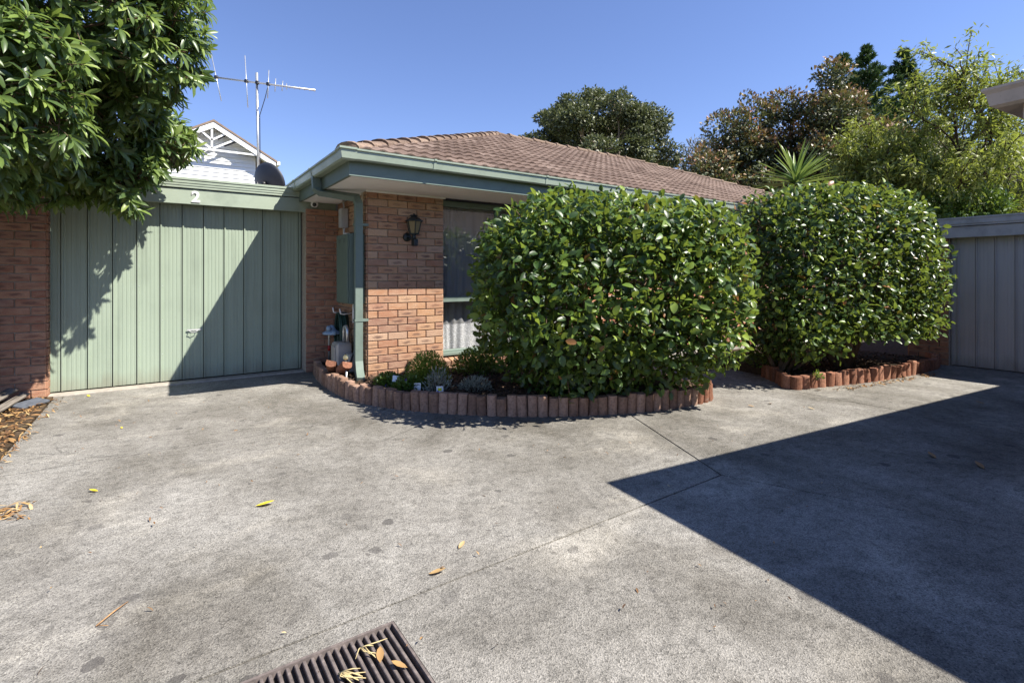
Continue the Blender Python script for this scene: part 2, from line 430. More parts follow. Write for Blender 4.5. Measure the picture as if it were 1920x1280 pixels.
def np_mesh(name, V, loops, starts, totals, mat, smooth=True, var=None):
    me = bpy.data.meshes.new(name)
    me.vertices.add(len(V)); me.vertices.foreach_set('co', np.asarray(V, np.float32).ravel())
    me.loops.add(len(loops)); me.loops.foreach_set('vertex_index', np.asarray(loops, np.int32))
    me.polygons.add(len(starts)); me.polygons.foreach_set('loop_start', np.asarray(starts, np.int32))
    me.polygons.foreach_set('loop_total', np.asarray(totals, np.int32))
    me.polygons.foreach_set('use_smooth', np.full(len(starts), smooth))
    if var is not None:
        a = me.attributes.new('var', 'FLOAT', 'POINT')
        a.data.foreach_set('value', np.asarray(var, np.float32))
    me.materials.append(mat)
    me.update(calc_edges=True)
    return me

class MB:
    def __init__(self): self.v = []; self.f = []
    def quad(self, a, b, c, d):
        i = len(self.v); self.v += [a, b, c, d]; self.f.append((i, i + 1, i + 2, i + 3)); return self
    def poly(self, pts):
        i = len(self.v); self.v += list(pts); self.f.append(tuple(range(i, i + len(pts)))); return self
    def box(self, x0, x1, y0, y1, z0, z1, bev=0.0):
        return self.obox((x0 + x1) / 2, (y0 + y1) / 2, z0, abs(x1 - x0), abs(y1 - y0), z1 - z0, 0.0, bev)
    def obox(self, cx, cy, z0, lx, ly, lz, ang=0.0, bev=0.0):
        i = len(self.v); c, s = math.cos(ang), math.sin(ang)
        b = bev
        def P(x, y, z): return (cx + x * c - y * s, cy + x * s + y * c, z)
        hx, hy = lx / 2, ly / 2
        if b <= 0:
            for z in (z0, z0 + lz):
                for sx, sy in ((-1, -1), (1, -1), (1, 1), (-1, 1)): self.v.append(P(sx * hx, sy * hy, z))
            for q in ((0, 3, 2, 1), (4, 5, 6, 7), (0, 1, 5, 4), (1, 2, 6, 5), (2, 3, 7, 6), (3, 0, 4, 7)):
                self.f.append(tuple(i + k for k in q))
            return self
        rings = [(z0, hx - b, hy - b, 0), (z0 + b, hx, hy, b), (z0 + lz - b, hx, hy, b), (z0 + lz, hx - b, hy - b, 0)]
        for z, a, d, ch in rings:
            cc = b if ch else b * 0.5
            for x, y in ((-a + cc, -d), (a - cc, -d), (a, -d + cc), (a, d - cc), (a - cc, d), (-a + cc, d), (-a, d - cc), (-a, -d + cc)):
                self.v.append(P(x, y, z))
        for r in range(3):
            for k in range(8):
                self.f.append((i + r * 8 + k, i + r * 8 + (k + 1) % 8, i + (r + 1) * 8 + (k + 1) % 8, i + (r + 1) * 8 + k))
        self.f.append(tuple(i + 7 - k for k in range(8)))
        self.f.append(tuple(i + 24 + k for k in range(8)))
        return self
    def tube(self, pts, rad, n=6, cap=True, flat=1.0):
        pts = [Vector(p) for p in pts]
        rad = rad if isinstance(rad, (list, tuple)) else [rad] * len(pts)
        i0 = len(self.v); prev = None
        for k, p in enumerate(pts):
            t = (pts[min(k + 1, len(pts) - 1)] - pts[max(k - 1, 0)]).normalized()
            if prev is None:
                u = t.orthogonal().normalized()
            else:
                u = prev - t * prev.dot(t)
                u = u.normalized() if u.length > 1e-6 else t.orthogonal().normalized()
            prev = u; w = t.cross(u)
            for j in range(n):
                a = 2 * math.pi * j / n
                self.v.append(tuple(p + (u * math.cos(a) + w * math.sin(a) * flat) * rad[k]))
        for k in range(len(pts) - 1):
            for j in range(n):
                a = i0 + k * n + j; b = i0 + k * n + (j + 1) % n
                self.f.append((a, b, b + n, a + n))
        if cap:
            self.f.append(tuple(i0 + n - 1 - j for j in range(n)))
            self.f.append(tuple(i0 + (len(pts) - 1) * n + j for j in range(n)))
        return self
    def rect_tube(self, pts, w, d, side=(1, 0, 0)):
        """rectangular pipe; side = direction of its width"""
        pts = [Vector(p) for p in pts]; i0 = len(self.v)
        s = Vector(side).normalized()
        for k, p in enumerate(pts):
            a = (pts[k] - pts[k - 1]).normalized() if k > 0 else None
            b = (pts[k + 1] - pts[k]).normalized() if k < len(pts) - 1 else None
            t = ((a or b) + (b or a)).normalized()
            sc = 1.0 / max(0.6, t.dot(a or b))
            u = (s - t * s.dot(t)).normalized(); v = t.cross(u)
            for x, y in ((-1, -1), (1, -1), (1, 1), (-1, 1)):
                self.v.append(tuple(p + u * x * w / 2 + v * y * d / 2 * sc))
        for k in range(len(pts) - 1):
            for j in range(4):
                a = i0 + k * 4 + j; b = i0 + k * 4 + (j + 1) % 4
                self.f.append((a, b, b + 4, a + 4))
        self.f.append((i0 + 3, i0 + 2, i0 + 1, i0))
        e = i0 + (len(pts) - 1) * 4
        self.f.append((e, e + 1, e + 2, e + 3))
        return self
    def lathe(self, c, prof, n=12, ax=(0, 0, 1)):
        c = Vector(c); ax = Vector(ax).normalized(); u = ax.orthogonal().normalized(); w = ax.cross(u); i0 = len(self.v)
        for r, h in prof:
            for j in range(n):
                a = 2 * math.pi * j / n
                self.v.append(tuple(c + ax * h + (u * math.cos(a) + w * math.sin(a)) * max(r, 1e-4)))
        for k in range(len(prof) - 1):
            for j in range(n):
                a = i0 + k * n + j; b = i0 + k * n + (j + 1) % n
                self.f.append((a, b, b + n, a + n))
        self.f.append(tuple(i0 + n - 1 - j for j in range(n)))
        self.f.append(tuple(i0 + (len(prof) - 1) * n + j for j in range(n)))
        return self
    def sweep(self, path, prof, closed=True):
        """profile (out, up) swept along a level polyline of (x, y, ox, oy): the offset direction per point is the mitre"""
        i0 = len(self.v); n = len(prof)
        for x, y, ox, oy in path:
            for o, z in prof: self.v.append((x + ox * o, y + oy * o, z))
        for k in range(len(path) - 1):
            for j in range(n):
                a = i0 + k * n + j; b = i0 + k * n + (j + 1) % n
                self.f.append((a, b, b + n, a + n))
        self.f.append(tuple(i0 + n - 1 - j for j in range(n)))
        self.f.append(tuple(i0 + (len(path) - 1) * n + j for j in range(n)))
        return self
    def prism(self, poly, z0, z1):
        i = len(self.v); n = len(poly)
        self.v += [(x, y, z0) for x, y in poly] + [(x, y, z1) for x, y in poly]
        self.f.append(tuple(i + n - 1 - k for k in range(n))); self.f.append(tuple(i + n + k for k in range(n)))
        for k in range(n): self.f.append((i + k, i + (k + 1) % n, i + n + (k + 1) % n, i + n + k))
        return self
    def mesh(self, name, mat, smooth=False):
        me = bpy.data.meshes.new(name)
        me.from_pydata(self.v, [], self.f)
        me.materials.append(mat)
        if smooth: me.polygons.foreach_set('use_smooth', np.full(len(me.polygons), True))
        me.update()
        return me
    def build(self, name, mat, parent=None, smooth=False, recalc=True):
        A = np.array(self.v, float)
        c = (A.min(0) + A.max(0)) / 2; c[2] = A[:, 2].min()
        self.v = [tuple(r) for r in (A - c)]
        me = self.mesh(name, mat, smooth)
        if recalc:
            import bmesh
            bm = bmesh.new(); bm.from_mesh(me); bmesh.ops.recalc_face_normals(bm, faces=bm.faces); bm.to_mesh(me); bm.free()
        return link(name, me, c, parent)

def box(name, mat, parent, x0, x1, y0, y1, z0, z1, bev=0.0):
    return MB().box(x0, x1, y0, y1, z0, z1, bev).build(name, mat, parent)

# ---- leaves
def leaf_tmpl(width=0.5, fold=0.12, curl=0.18, widths=(0, 0.78, 1.0, 0.72, 0), us=(0, 0.24, 0.52, 0.8, 1.0)):
    V = []; W = width / 2
    V.append((0, 0, 0))
    for u, w in zip(us[1:-1], widths[1:-1]):
        z = -curl * u * u
        V += [(-w * W, u, z + fold * w * W * 2), (0, u, z), (w * W, u, z + fold * w * W * 2)]
    V.append((0, 1, -curl))
    n = len(us) - 2
    F = [(0, 2, 1), (0, 3, 2)]
    for r in range(n - 1):
        a = 1 + r * 3; b = a + 3
        F += [(a, a + 1, b + 1, b), (a + 1, a + 2, b + 2, b + 1)]
    a = 1 + (n - 1) * 3; t = len(V) - 1
    F += [(a, a + 1, t), (a + 1, a + 2, t)]
    return np.array(V, float), F
def leaf_frames(T, Nn):
    T = T / np.linalg.norm(T, axis=1, keepdims=True)
    B = np.cross(T, Nn); B /= (np.linalg.norm(B, axis=1, keepdims=True) + 1e-9)
    N2 = np.cross(B, T)
    return B, T, N2
def leaves_mesh(name, P, T, Nn, L, tmpl, mat, var, wscale=None):
    V, F = tmpl
    B, T, N2 = leaf_frames(T, Nn)
    n = len(P); L = np.asarray(L).reshape(n, 1, 1)
    ws = np.ones((n, 1, 1)) if wscale is None else np.asarray(wscale).reshape(n, 1, 1)
    W = P[:, None, :] + L * (V[None, :, 0:1] * ws * B[:, None, :] + V[None, :, 1:2] * T[:, None, :] + V[None, :, 2:3] * N2[:, None, :])
    k = len(V)
    fl = np.concatenate([np.array(f) for f in F]); tot = np.array([len(f) for f in F])
    loops = (fl[None, :] + (np.arange(n) * k)[:, None]).ravel()
    totals = np.tile(tot, n); starts = np.concatenate([[0], np.cumsum(totals)[:-1]])
    return np_mesh(name, W.reshape(-1, 3), loops, starts, totals, mat, True, np.repeat(var, k))
def unit(a): return a / (np.linalg.norm(a, axis=-1, keepdims=True) + 1e-9)
def rand_dirs(n): return unit(rng.normal(size=(n, 3)))

CAMP = np.array([0, 0, 1.26]); FWD = np.array([0.571, 0.821, 0.0])
def foliage(parent, P, T, Nn, L, tmpl, mat, var, singles=0, leafname='leaf', massname='foliage', wscale=None, score=None):
    """one joined mass of leaves (stuff) plus, if asked, the largest-looking leaves as parts of their own"""
    sel = np.zeros(len(P), bool)
    if singles:
        idx = np.argsort(score)[:singles]
        sel[idx] = True
        # shared leaf meshes, one per colour step
        steps = 10; mes = []
        V, F = tmpl
        for i in range(steps):
            me = bpy.data.meshes.new(leafname)
            me.from_pydata([tuple(v) for v in V], [], F)
            me.polygons.foreach_set('use_smooth', np.full(len(F), True))
            a = me.attributes.new('var', 'FLOAT', 'POINT'); a.data.foreach_set('value', np.full(len(V), (i + 0.5) / steps, np.float32))
            me.materials.append(mat); mes.append(me)
        B, T2, N2 = leaf_frames(T[idx], Nn[idx])
        for q, i in enumerate(idx):
            l = float(L[i]); w = float(wscale[i]) if wscale is not None else 1.0
            b, t, nn = B[q] * l * w, T2[q] * l, N2[q] * l
            mw = Matrix(((b[0], t[0], nn[0], P[i][0]), (b[1], t[1], nn[1], P[i][1]), (b[2], t[2], nn[2], P[i][2]), (0, 0, 0, 1)))
            link(leafname, mes[min(steps - 1, int(var[i] * steps))], None, parent, mw=mw)
    r = ~sel
    c = WL[parent.name]
    me = leaves_mesh(massname, P[r] - np.array(c), T[r], Nn[r], np.asarray(L)[r], tmpl, mat, var[r], None if wscale is None else wscale[r])
    o = link(massname, me, c, parent)
    o['kind'] = 'stuff'
    return o
def front_score(P, Nn_out, center):
    """small = near and facing the street side"""
    d = P - CAMP; dist = np.linalg.norm(d, axis=1)
    facing = -(d / dist[:, None] * Nn_out).sum(1)
    return dist * 0.6 - facing * 1.5 + rng.random(len(P)) * 1.2

# ================================================================== SETTING
# far ground reaching the horizon
g = MB().quad((-600, -600, -0.06), (600, -600, -0.06), (600, 600, -0.06), (-600, 600, -0.06)).build('ground', M['ground'])
tag(g, 'dry ground around the units', kind='structure')

# concrete driveway of cast slabs with open joints over a gritty bed
drive = empty('driveway', (2, 0, 0)); tag(drive, 'grey aged concrete driveway', kind='structure')
MB().prism([(-0.9, -9), (14, -9), (14, 7.3), (-0.9, 7.3)], -0.05, -0.022).build('joint_bed', M['joint'], drive)
def inset(poly, d):
    n = len(poly); out = []
    for i in range(n):
        p0, p1, p2 = Vector(poly[i - 1]), Vector(poly[i]), Vector(poly[(i + 1) % n])
        e1 = (p1 - p0).normalized(); e2 = (p2 - p1).normalized()
        n1 = Vector((-e1.y, e1.x)); n2 = Vector((-e2.y, e2.x))
        m = (n1 + n2); m = m / max(0.3, m.length_squared) * 2
        out.append(tuple(p1 + m * d))
    return out
def slab(polys, gap=0.0065):
    mb = MB()
    for p in polys: mb.prism(inset(p, gap) if gap else p, -0.03, 0.0)
    return mb.build('slab', M['concrete'], drive)
slab([[(-0.9, 4.465), (4.1, 4.465), (4.1, 7.28), (-0.9, 7.28)]])
slab([[(-0.9, 1.85), (2.93, 1.885), (3.47, 3.065), (4.1, 4.465), (-0.9, 4.465)]])
mbc = MB()
J = 0.005
# front slab, cast round the drain pit (x 0.0..0.705, y 1.10..1.775)
mbc.prism([(-0.9, -9), (0.0, -9), (0.0, 1.853), (-0.9, 1.845)], -0.03, 0.0)
mbc.prism([(0.0, -9), (0.705, -9), (0.705, 1.10), (0.0, 1.10)], -0.03, 0.0)
mbc.prism([(0.0, 1.775), (0.705, 1.775), (0.705, 1.859), (0.0, 1.853)], -0.03, 0.0)
mbc.prism([(0.705, -9), (6.49, -9), (3.475, 0.606), (2.922, 1.879), (0.705, 1.859)], -0.03, 0.0)
mbc.build('slab', M['concrete'], drive)
slab([[(2.93, 1.885), (3.48, 0.608), (5.65, -5.6), (5.75, 7.28), (4.1, 7.28), (4.1, 4.465), (3.47, 3.065)]])
slab([[(5.65, -5.6), (9.6, -5.6), (9.6, 7.28), (5.75, 7.28)]])
lip = box('threshold', M['concrete_lip'], None, -0.955, 1.575, 7.06, 7.235, -0.02, 0.016, 0.006)
tag(lip, 'pale smooth concrete lip at the foot of the garage door', kind='structure')

# drain pit and grate
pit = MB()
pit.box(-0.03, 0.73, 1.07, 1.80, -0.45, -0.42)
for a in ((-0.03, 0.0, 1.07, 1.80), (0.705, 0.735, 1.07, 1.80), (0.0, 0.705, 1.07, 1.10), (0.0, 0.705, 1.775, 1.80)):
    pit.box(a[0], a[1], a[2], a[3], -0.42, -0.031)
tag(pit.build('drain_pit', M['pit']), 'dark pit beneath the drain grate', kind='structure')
grate = empty('drain_grate', (0.35, 1.44, 0)); tag(grate, 'rusty iron drain grate set into the driveway', 'drain grate')
fr = MB()
fr.box(0.003, 0.702, 1.762, 1.772, -0.04, 0.002); fr.box(0.003, 0.702, 1.103, 1.113, -0.04, 0.002)
fr.box(0.003, 0.011, 1.113, 1.762, -0.04, 0.002); fr.box(0.694, 0.702, 1.113, 1.762, -0.04, 0.002)
fr.build('frame', M['rust'], grate)
barm = None
for i in range(26):
    x = 0.031 + i * 0.0257
    if barm is None:
        o = MB().box(x - 0.0055, x + 0.0055, 1.1135, 1.7615, -0.035, -0.003, 0.002).build('bar', M['rust'], grate); barm = o.data; base_loc = o.location.copy(); x0 = x
    else:
        o = link('bar', barm, Vector(WL[grate.name]) + base_loc + Vector((x - x0, 0, 0)), grate)

# planting beds
EDGE1 = [(1.70, 6.96), (1.62, 6.4), (1.59, 5.78), (1.64, 5.15), (1.83, 4.68), (2.05, 4.36), (2.355, 4.02), (2.75, 3.68), (3.19, 3.42), (3.7, 3.20), (4.24, 3.10), (4.62, 3.12), (4.72, 3.28)]
bed = MB().prism(EDGE1 + [(4.95, 5.69), (2.93, 5.69), (1.96, 5.69), (1.985, 6.98)], -0.01, 0.115)
tag(bed.build('garden_bed', M['soil']), 'dark soil of the curved bed below the window', kind='structure')
EDGE2 = [(6.28, 3.45), (6.02, 3.12), (5.80, 2.88), (6.15, 2.77), (6.7, 2.62), (7.3, 2.50), (7.9, 2.43), (8.4, 2.40), (8.9, 2.44), (9.05, 2.62)]
bed2 = MB().prism([(6.3, 3.5)] + EDGE2[1:] + [(9.1, 4.6), (6.5, 4.6)], -0.01, 0.10)
tag(bed2.build('garden_bed', M['soil']), 'shaded soil of the bed below the far hedge', kind='structure')
bed3 = MB().prism([(8.3, 5.22), (11.5, 5.22), (11.5, 5.69), (8.3, 5.69)], -0.01, 0.14)
tag(bed3.build('garden_bed', M['soil']), 'narrow bed along the far brick wall', kind='structure')
bed4 = MB().prism([(-6, -9), (-0.905, -9), (-0.905, 7.09), (-6, 7.09)], -0.05, 0.012)
tag(bed4.build('garden_strip', M['litter_soil']), 'littered soil strip left of the driveway', kind='structure')

# ================================================================== BRICK WALL BUILDER
BL, BH = 0.232, 0.0765          # brick face
ML, MH = 0.242, 0.0860          # module
_bm = {}
def brick_mesh(l, mat):
    key = (round(l, 3), mat.name)
    if key in _bm: return _bm[key]
    b, d = 0.004, 0.022
    h = l / 2; z1 = BH
    V = [(-h, 0, 0), (h, 0, 0), (h, 0, z1), (-h, 0, z1),
         (-h, -d + b, 0), (h, -d + b, 0), (h, -d + b, z1), (-h, -d + b, z1),
         (-h + b, -d, b), (h - b, -d, b), (h - b, -d, z1 - b), (-h + b, -d, z1 - b)]
    F = [(8, 9, 10, 11)]
    for a in (0, 4):
        for k in range(4): F.append((a + k, a + (k + 1) % 4, a + 4 + (k + 1) % 4, a + 4 + k))
    me = bpy.data.meshes.new('brick'); me.from_pydata(V, [], F); me.materials.append(mat); me.update()
    _bm[key] = me
    return me
def bricks(parent, start, u, rotz, length, courses, mat, z0=0.0, off0=0, soldier_top=False):
    """start: (x, y) of the run at mortar plane; u: unit run direction; bricks stand 12 mm proud"""
    sx, sy = start; ux, uy = u
    for c in range(courses):
        x = 0.0
        first = ML / 2 if (c + off0) % 2 else ML
        while x < length - 0.02:
            m = first if x == 0.0 else ML
            m = min(m, length - x)
            l = m - (ML - BL)
            if l > 0.03:
                cx = x + m / 2 - 0.0
                j = random.uniform(-0.0015, 0.0015)
                nx, ny = uy, -ux      # outward for rotz
                wx, wy = sx + ux * cx, sy + uy * cx
                outx, outy = math.sin(rotz), -math.cos(rotz)
                dd = 0.010 + j
                mw = Matrix.Translation((wx - outx * dd, wy - outy * dd, z0 + c * MH + 0.005)) @ Euler((random.uniform(-.004, .004), random.uniform(-.005, .005), rotz + random.uniform(-.004, .004))).to_matrix().to_4x4()
                link('brick', brick_mesh(l, mat), None, parent, mw=mw)
            x += m

# ================================================================== BRICK UNIT (house)
house = empty('brick_unit', (6, 7, 0))
tag(house, 'single storey orange brick unit with brown tiled hip roof and green gutters', 'house')
EX, EY = 1.51, 4.93             # fascia corner
PX0, PX1, PY = 1.95, 2.917, 5.70
SOF = 2.244
wall = MB()
wall.box(PX0 + .01, PX1, PY + .01, PY + 0.24, 0.0, SOF + 0.1)               # window pier
wall.box(2.01, 2.24, PY + 0.24, 7.30, 0.0, SOF + 0.1)                        # side wall
wall.box(PX1, 5.35, PY + .01, PY + 0.24, 0.0, 0.16)                          # below window
wall_o = wall.build('wall', M['mortar'], house)
farw = MB()
farw.box(5.35, 15.2, PY, PY + 0.24, 0.0, SOF + 0.1)
farw.box(14.96, 15.2, PY + 0.24, 13.9, 0.0, SOF + 0.1)
farw.box(2.24, 14.96, 13.7, 13.9, 0.0, SOF + 0.1)
farw.box(2.01, 2.24, 7.30, 13.9, 0.0, SOF + 0.1)
farw.build('far_wall', M['brick_far'], house)
bricks(wall_o, (PX0, PY), (1, 0), 0.0, PX1 - PX0, 26, M['brick'])
bricks(wall_o, (PX0, PY + 0.12), (0, -1), R(-90), 0.118, 26, M['brick'], off0=1)
bricks(wall_o, (2.0, 7.0), (0, -1), R(-90), 1.12, 26, M['brick'], off0=1)
# bricks under the window stop where the hedge hides them
bricks(wall_o, (PX1, PY), (1, 0), 0.0, 6 * ML, 2, M['brick'])
# sloping sill bricks on edge
sill_me = None
for i in range(21):
    x = PX1 + 0.012 + i * 0.0865
    mw = Matrix.Translation((x + 0.038, PY + 0.13, 0.176)) @ Euler((R(14), 0, 0)).to_matrix().to_4x4()
    if sill_me is None:
        sill_me = MB().box(-0.037, 0.037, -0.16, 0.06, 0.0, 0.07, 0.004).mesh('sill_brick', M['brick'])
    link('sill_brick', sill_me, None, wall_o, mw=mw)

# window (three lights over three lower lights)
win = MB()
WX0, WX1, WY = PX1 + 0.004, 5.34, PY + 0.075
ZB, ZT, ZM = 0.265, SOF - 0.02, 0.965
wo_ = empty('window', (4.1, WY, ZB)); wo_.parent = house; wo_.location = Vector((4.1, WY, ZB)) - WL[house.name]
f = MB()
f.box(WX0, WX1, WY, WY + 0.09, ZB, ZB + 0.055, .006); f.box(WX0, WX1, WY, WY + 0.09, ZT - 0.075, ZT, .006)
f.box(WX0, WX0 + 0.03, WY + .002, WY + 0.088, ZB + .05, ZT - .07, .004); f.box(WX1 - 0.05, WX1, WY + .002, WY + 0.088, ZB + .05, ZT - .07, .004)
f.box(WX0 + .025, WX1 - .045, WY - .004, WY + 0.094, ZM - 0.035, ZM + 0.035, .006)
f.box(WX0, WX1, WY - 0.035, WY - .001, ZB - 0.01, ZB + 0.028, .004)
for mx in (3.80, 4.57):
    f.box(mx - .03, mx + .03, WY + .004, WY + 0.086, ZB + .05, ZM - .03, .004); f.box(mx - .03, mx + .03, WY + .004, WY + 0.086, ZM + .03, ZT - .07, .004)
f.build('frame', M['fascia_green'], wo_)
cols = [WX0 + .03, 3.77, 3.83, 4.54, 4.60, WX1 - .05]
for a in range(3):
    for z0, z1 in ((ZB + .055, ZM - .035), (ZM + .035, ZT - .075)):
        MB().quad((cols[2 * a], WY + .047, z0), (cols[2 * a + 1], WY + .047, z0), (cols[2 * a + 1], WY + .047, z1), (cols[2 * a], WY + .047, z1)).build('pane', M['glass'], wo_, recalc=False)

# room behind the glass
rm = MB()
rm.quad((2.3, 9.5, 0.05), (5.9, 9.5, 0.05), (5.9, 9.5, 2.3), (2.3, 9.5, 2.3))
rm.quad((2.3, 5.94, 0.05), (2.3, 9.5, 0.05), (2.3, 9.5, 2.3), (2.3, 5.94, 2.3))
rm.quad((5.9, 5.94, 0.05), (5.9, 9.5, 0.05), (5.9, 9.5, 2.3), (5.9, 5.94, 2.3))
rm.quad((2.3, 5.94, 0.06), (5.9, 5.94, 0.06), (5.9, 9.5, 0.06), (2.3, 9.5, 0.06))
rm.quad((2.3, 5.94, 2.32), (5.9, 5.94, 2.32), (5.9, 9.5, 2.32), (2.3, 9.5, 2.32))
rm.build('room_lining', M['interior'], house, recalc=False)
# lace curtain, pleated
def curtain(name, x0, x1, label):
    nx, nz = 150, 8; V = []; F = []
    ph = random.uniform(0, 6)
    for i in range(nx + 1):
        x = x0 + (x1 - x0) * i / nx
        for j in range(nz + 1):
            z = 0.30 + (2.16 - 0.30) * j / nz
            am = 0.010 + 0.004 * math.sin(x * 3.1 + ph)
            xx = x + 0.03 * math.sin(z * 2.0 + x * 5) * (1 - z / 2.2)
            y = 5.945 + am * math.sin(x * 50 + 2.2 * math.sin(x * 7 + ph)) + 0.012 * math.sin(z * 3 + x * 20)
            V.append((xx, y, z))
    for i in range(nx):
        for j in range(nz):
            a = i * (nz + 1) + j; F.append((a, a + nz + 1, a + nz + 2, a + 1))
    mb = MB(); mb.v = V; mb.f = F
    o = mb.build(name, M['curtain'], None, True, recalc=False)
    tag(o, label, 'curtain')
curtain('lace_curtain', 2.96, 5.25, 'white lace curtain hanging in pleats behind the front window')

# eaves: soffit, fascia, gutter
s = MB()
s.prism([(EX + .03, EY + .03), (15.4, EY + .03), (15.4, PY + .02), (PX1 + .1, PY + .02), (2.02, PY + .02), (2.02, 7.05), (EX + .03, 7.05)], SOF, SOF + 0.012)
s.build('soffit', M['soffit'], house)
s = MB(); s.box(PX0 - .022, PX1 + .02, PY - .024, PY - .013, SOF - 0.022, SOF - 0.001); s.build('soffit_bead', M['white'], house)
fp = [(15.4, EY, 0, -1), (EX, EY, -1, -1), (EX, 7.08, -1, 0)]
MB().sweep(fp, [(-0.03, SOF - 0.006), (0.0, SOF - 0.006), (0.0, 2.45), (-0.03, 2.45)]).build('fascia', M['fascia_green'], house)
GP = [(0.001, 2.380), (0.075, 2.372), (0.092, 2.385), (0.104, 2.440), (0.104, 2.455), (0.120, 2.462), (0.122, 2.478), (0.108, 2.480), (0.100, 2.468), (0.001, 2.462)]
gp = [(15.6, EY, 0, -1), (EX, EY, -1, -1), (EX, 7.9, -1, 0)]
gut = MB().sweep(gp, GP).build('gutter', M['trim_green'], house)
GPB = [(o * 1.04 + 0.001, 2.425 + (z - 2.425) * 1.10) for o, z in GP]
for x in (2.36, 3.86, 5.25, 6.75, 8.25):
    MB().sweep([(x, EY, 0, -1), (x + .028, EY, 0, -1)], GPB).build('gutter_joint', M['trim_green'], gut)
MB().sweep([(EX, 6.0, -1, 0), (EX, 6.03, -1, 0)], GPB).build('gutter_joint', M['trim_green'], gut)
MB().sweep([(EX, 6.85, -1, 0), (EX, 6.88, -1, 0)], GPB).build('gutter_joint', M['trim_green'], gut)
MB().sweep([(EX + 0.04, EY, 0, -1), (EX, EY, -1, -1), (EX, EY + 0.04, -1, 0)], GPB).build('gutter_corner', M['trim_green'], gut)
# downpipe with swan neck and kicked shoe
dp = MB().rect_tube([(1.455, 5.99, 2.385), (1.455, 5.97, 2.25), (1.50, 5.93, 2.205), (1.83, 5.73, 2.15), (1.850, 5.705, 2.08), (1.850, 5.705, 0.30), (1.845, 5.66, 0.19), (1.81, 5.50, 0.125)], 0.085, 0.062, (1, 0, 0)).build('downpipe', M['fascia_green'], house)
for z in (0.75, 1.83): MB().box(1.80, 1.955, 5.668, 5.745, z, z + .028).build('bracket', M['fascia_green'], dp)

# roof
PITCH = math.atan(0.414); CP, SP = math.cos(PITCH), math.sin(PITCH)
RX0, RX1, RY, RZ = EX - 0.07, 15.56, EY - 0.07, 2.468       # eave line of the deck
HALF = 4.80; RIDGE = RZ + HALF * 0.414
r = MB()
A, B_, C_, D_ = (RX0, RY, RZ), (RX1, RY, RZ), (RX1, RY + 2 * HALF, RZ), (RX0, RY + 2 * HALF, RZ)
E, F_ = (RX0 + HALF, RY + HALF, RIDGE), (RX1 - HALF, RY + HALF, RIDGE)
r.poly([A, B_, F_, E]); r.poly([B_, C_, F_]); r.poly([C_, D_, E, F_]); r.poly([D_, A, E])
roof = r.build('roof', M['tile'], house)
TW, TE = 0.295, 0.318
def tile_geo(x0=None, x1=None, lo=0.0, hi=1.0, nseg=10):
    V = []; F = []
    for i in range(nseg + 1):
        u = i / nseg; x = u * TW
        w = 0.5 - 0.5 * math.cos(2 * math.pi * (u * 2))
        z = 0.006 + 0.019 * w ** 1.3
        V += [(x, 0, z + 0.024 - 0.018), (x, 0, z + 0.024), (x, TE * 1.06, z + 0.002)]
    for i in range(nseg):
        a = i * 3; b = a + 3
        F += [(a, b, b + 1, a + 1), (a + 1, b + 1, b + 2, a + 2)]
    return V, F
tV, tF = tile_geo()
tile_me = bpy.data.meshes.new('roof_tile'); tile_me.from_pydata(tV, [], tF); tile_me.materials.append(M['tile'])
tile_me.polygons.foreach_set('use_smooth', np.full(len(tF), False)); tile_me.update()
def slope_matrix(o, ux, uy):
    """local x along eave direction ux, local y up the slope whose level direction is uy"""
    return Matrix(((ux[0], uy[0] * CP, -uy[0] * SP, o[0]), (ux[1], uy[1] * CP, -uy[1] * SP, o[1]), (0, SP, CP, o[2]), (0, 0, 0, 1)))
tiles = []; edge = []
rows = int(HALF / CP / TE) + 1
for j in range(rows):
    sl = j * TE; y = RY - 0.02 + sl * CP; z = RZ + 0.004 + (y - RY) * 0.414
    xl = RX0 + max(0, y - RY); xr = RX1 - max(0, y - RY)
    n = int((RX1 - RX0) / TW) + 1
    for i in range(n):
        x = RX0 + i * TW
        if x + TW < xl or x > xr or y > RY + HALF - 0.05: continue
        if x >= xl + 0.30 and x + TW <= xr - 0.30: tiles.append((x, y, z))
        else: edge.append((x, y, z, xl, xr))
tiles.sort(key=lambda t: t[0] ** 2 + t[1] ** 2)
for x, y, z in tiles[:300]:
    mw = slope_matrix((x, y, z), (1, 0), (0, 1)) @ Euler((random.uniform(-.006, .010), random.uniform(-.008, .008), random.uniform(-.006, .006))).to_matrix().to_4x4()
    link('roof_tile', tile_me, None, roof, mw=mw)
rest = MB()
def add_tiles(mb, lst, ux, uy, clamp=None):
    for t in lst:
        mw = slope_matrix(t[:3], ux, uy) @ Euler((random.uniform(-.006, .010), random.uniform(-.008, .008), 0)).to_matrix().to_4x4()
        i = len(mb.v); P = [mw @ Vector(v) for v in tV]
        if len(t) > 3:
            for p in P:
                lo = RX0 + max(0, p.y - RY) ; hi = RX1 - max(0, p.y - RY)
                p.x = min(max(p.x, lo), hi)
        mb.v += [tuple(p) for p in P]; mb.f += [tuple(k + i for k in f) for f in tF]
add_tiles(rest, tiles[300:], (1, 0), (0, 1)); add_tiles(rest, edge, (1, 0), (0, 1))
o = rest.build('roof_tiles_beyond', M['tile'], roof, recalc=False); o['kind'] = 'stuff'
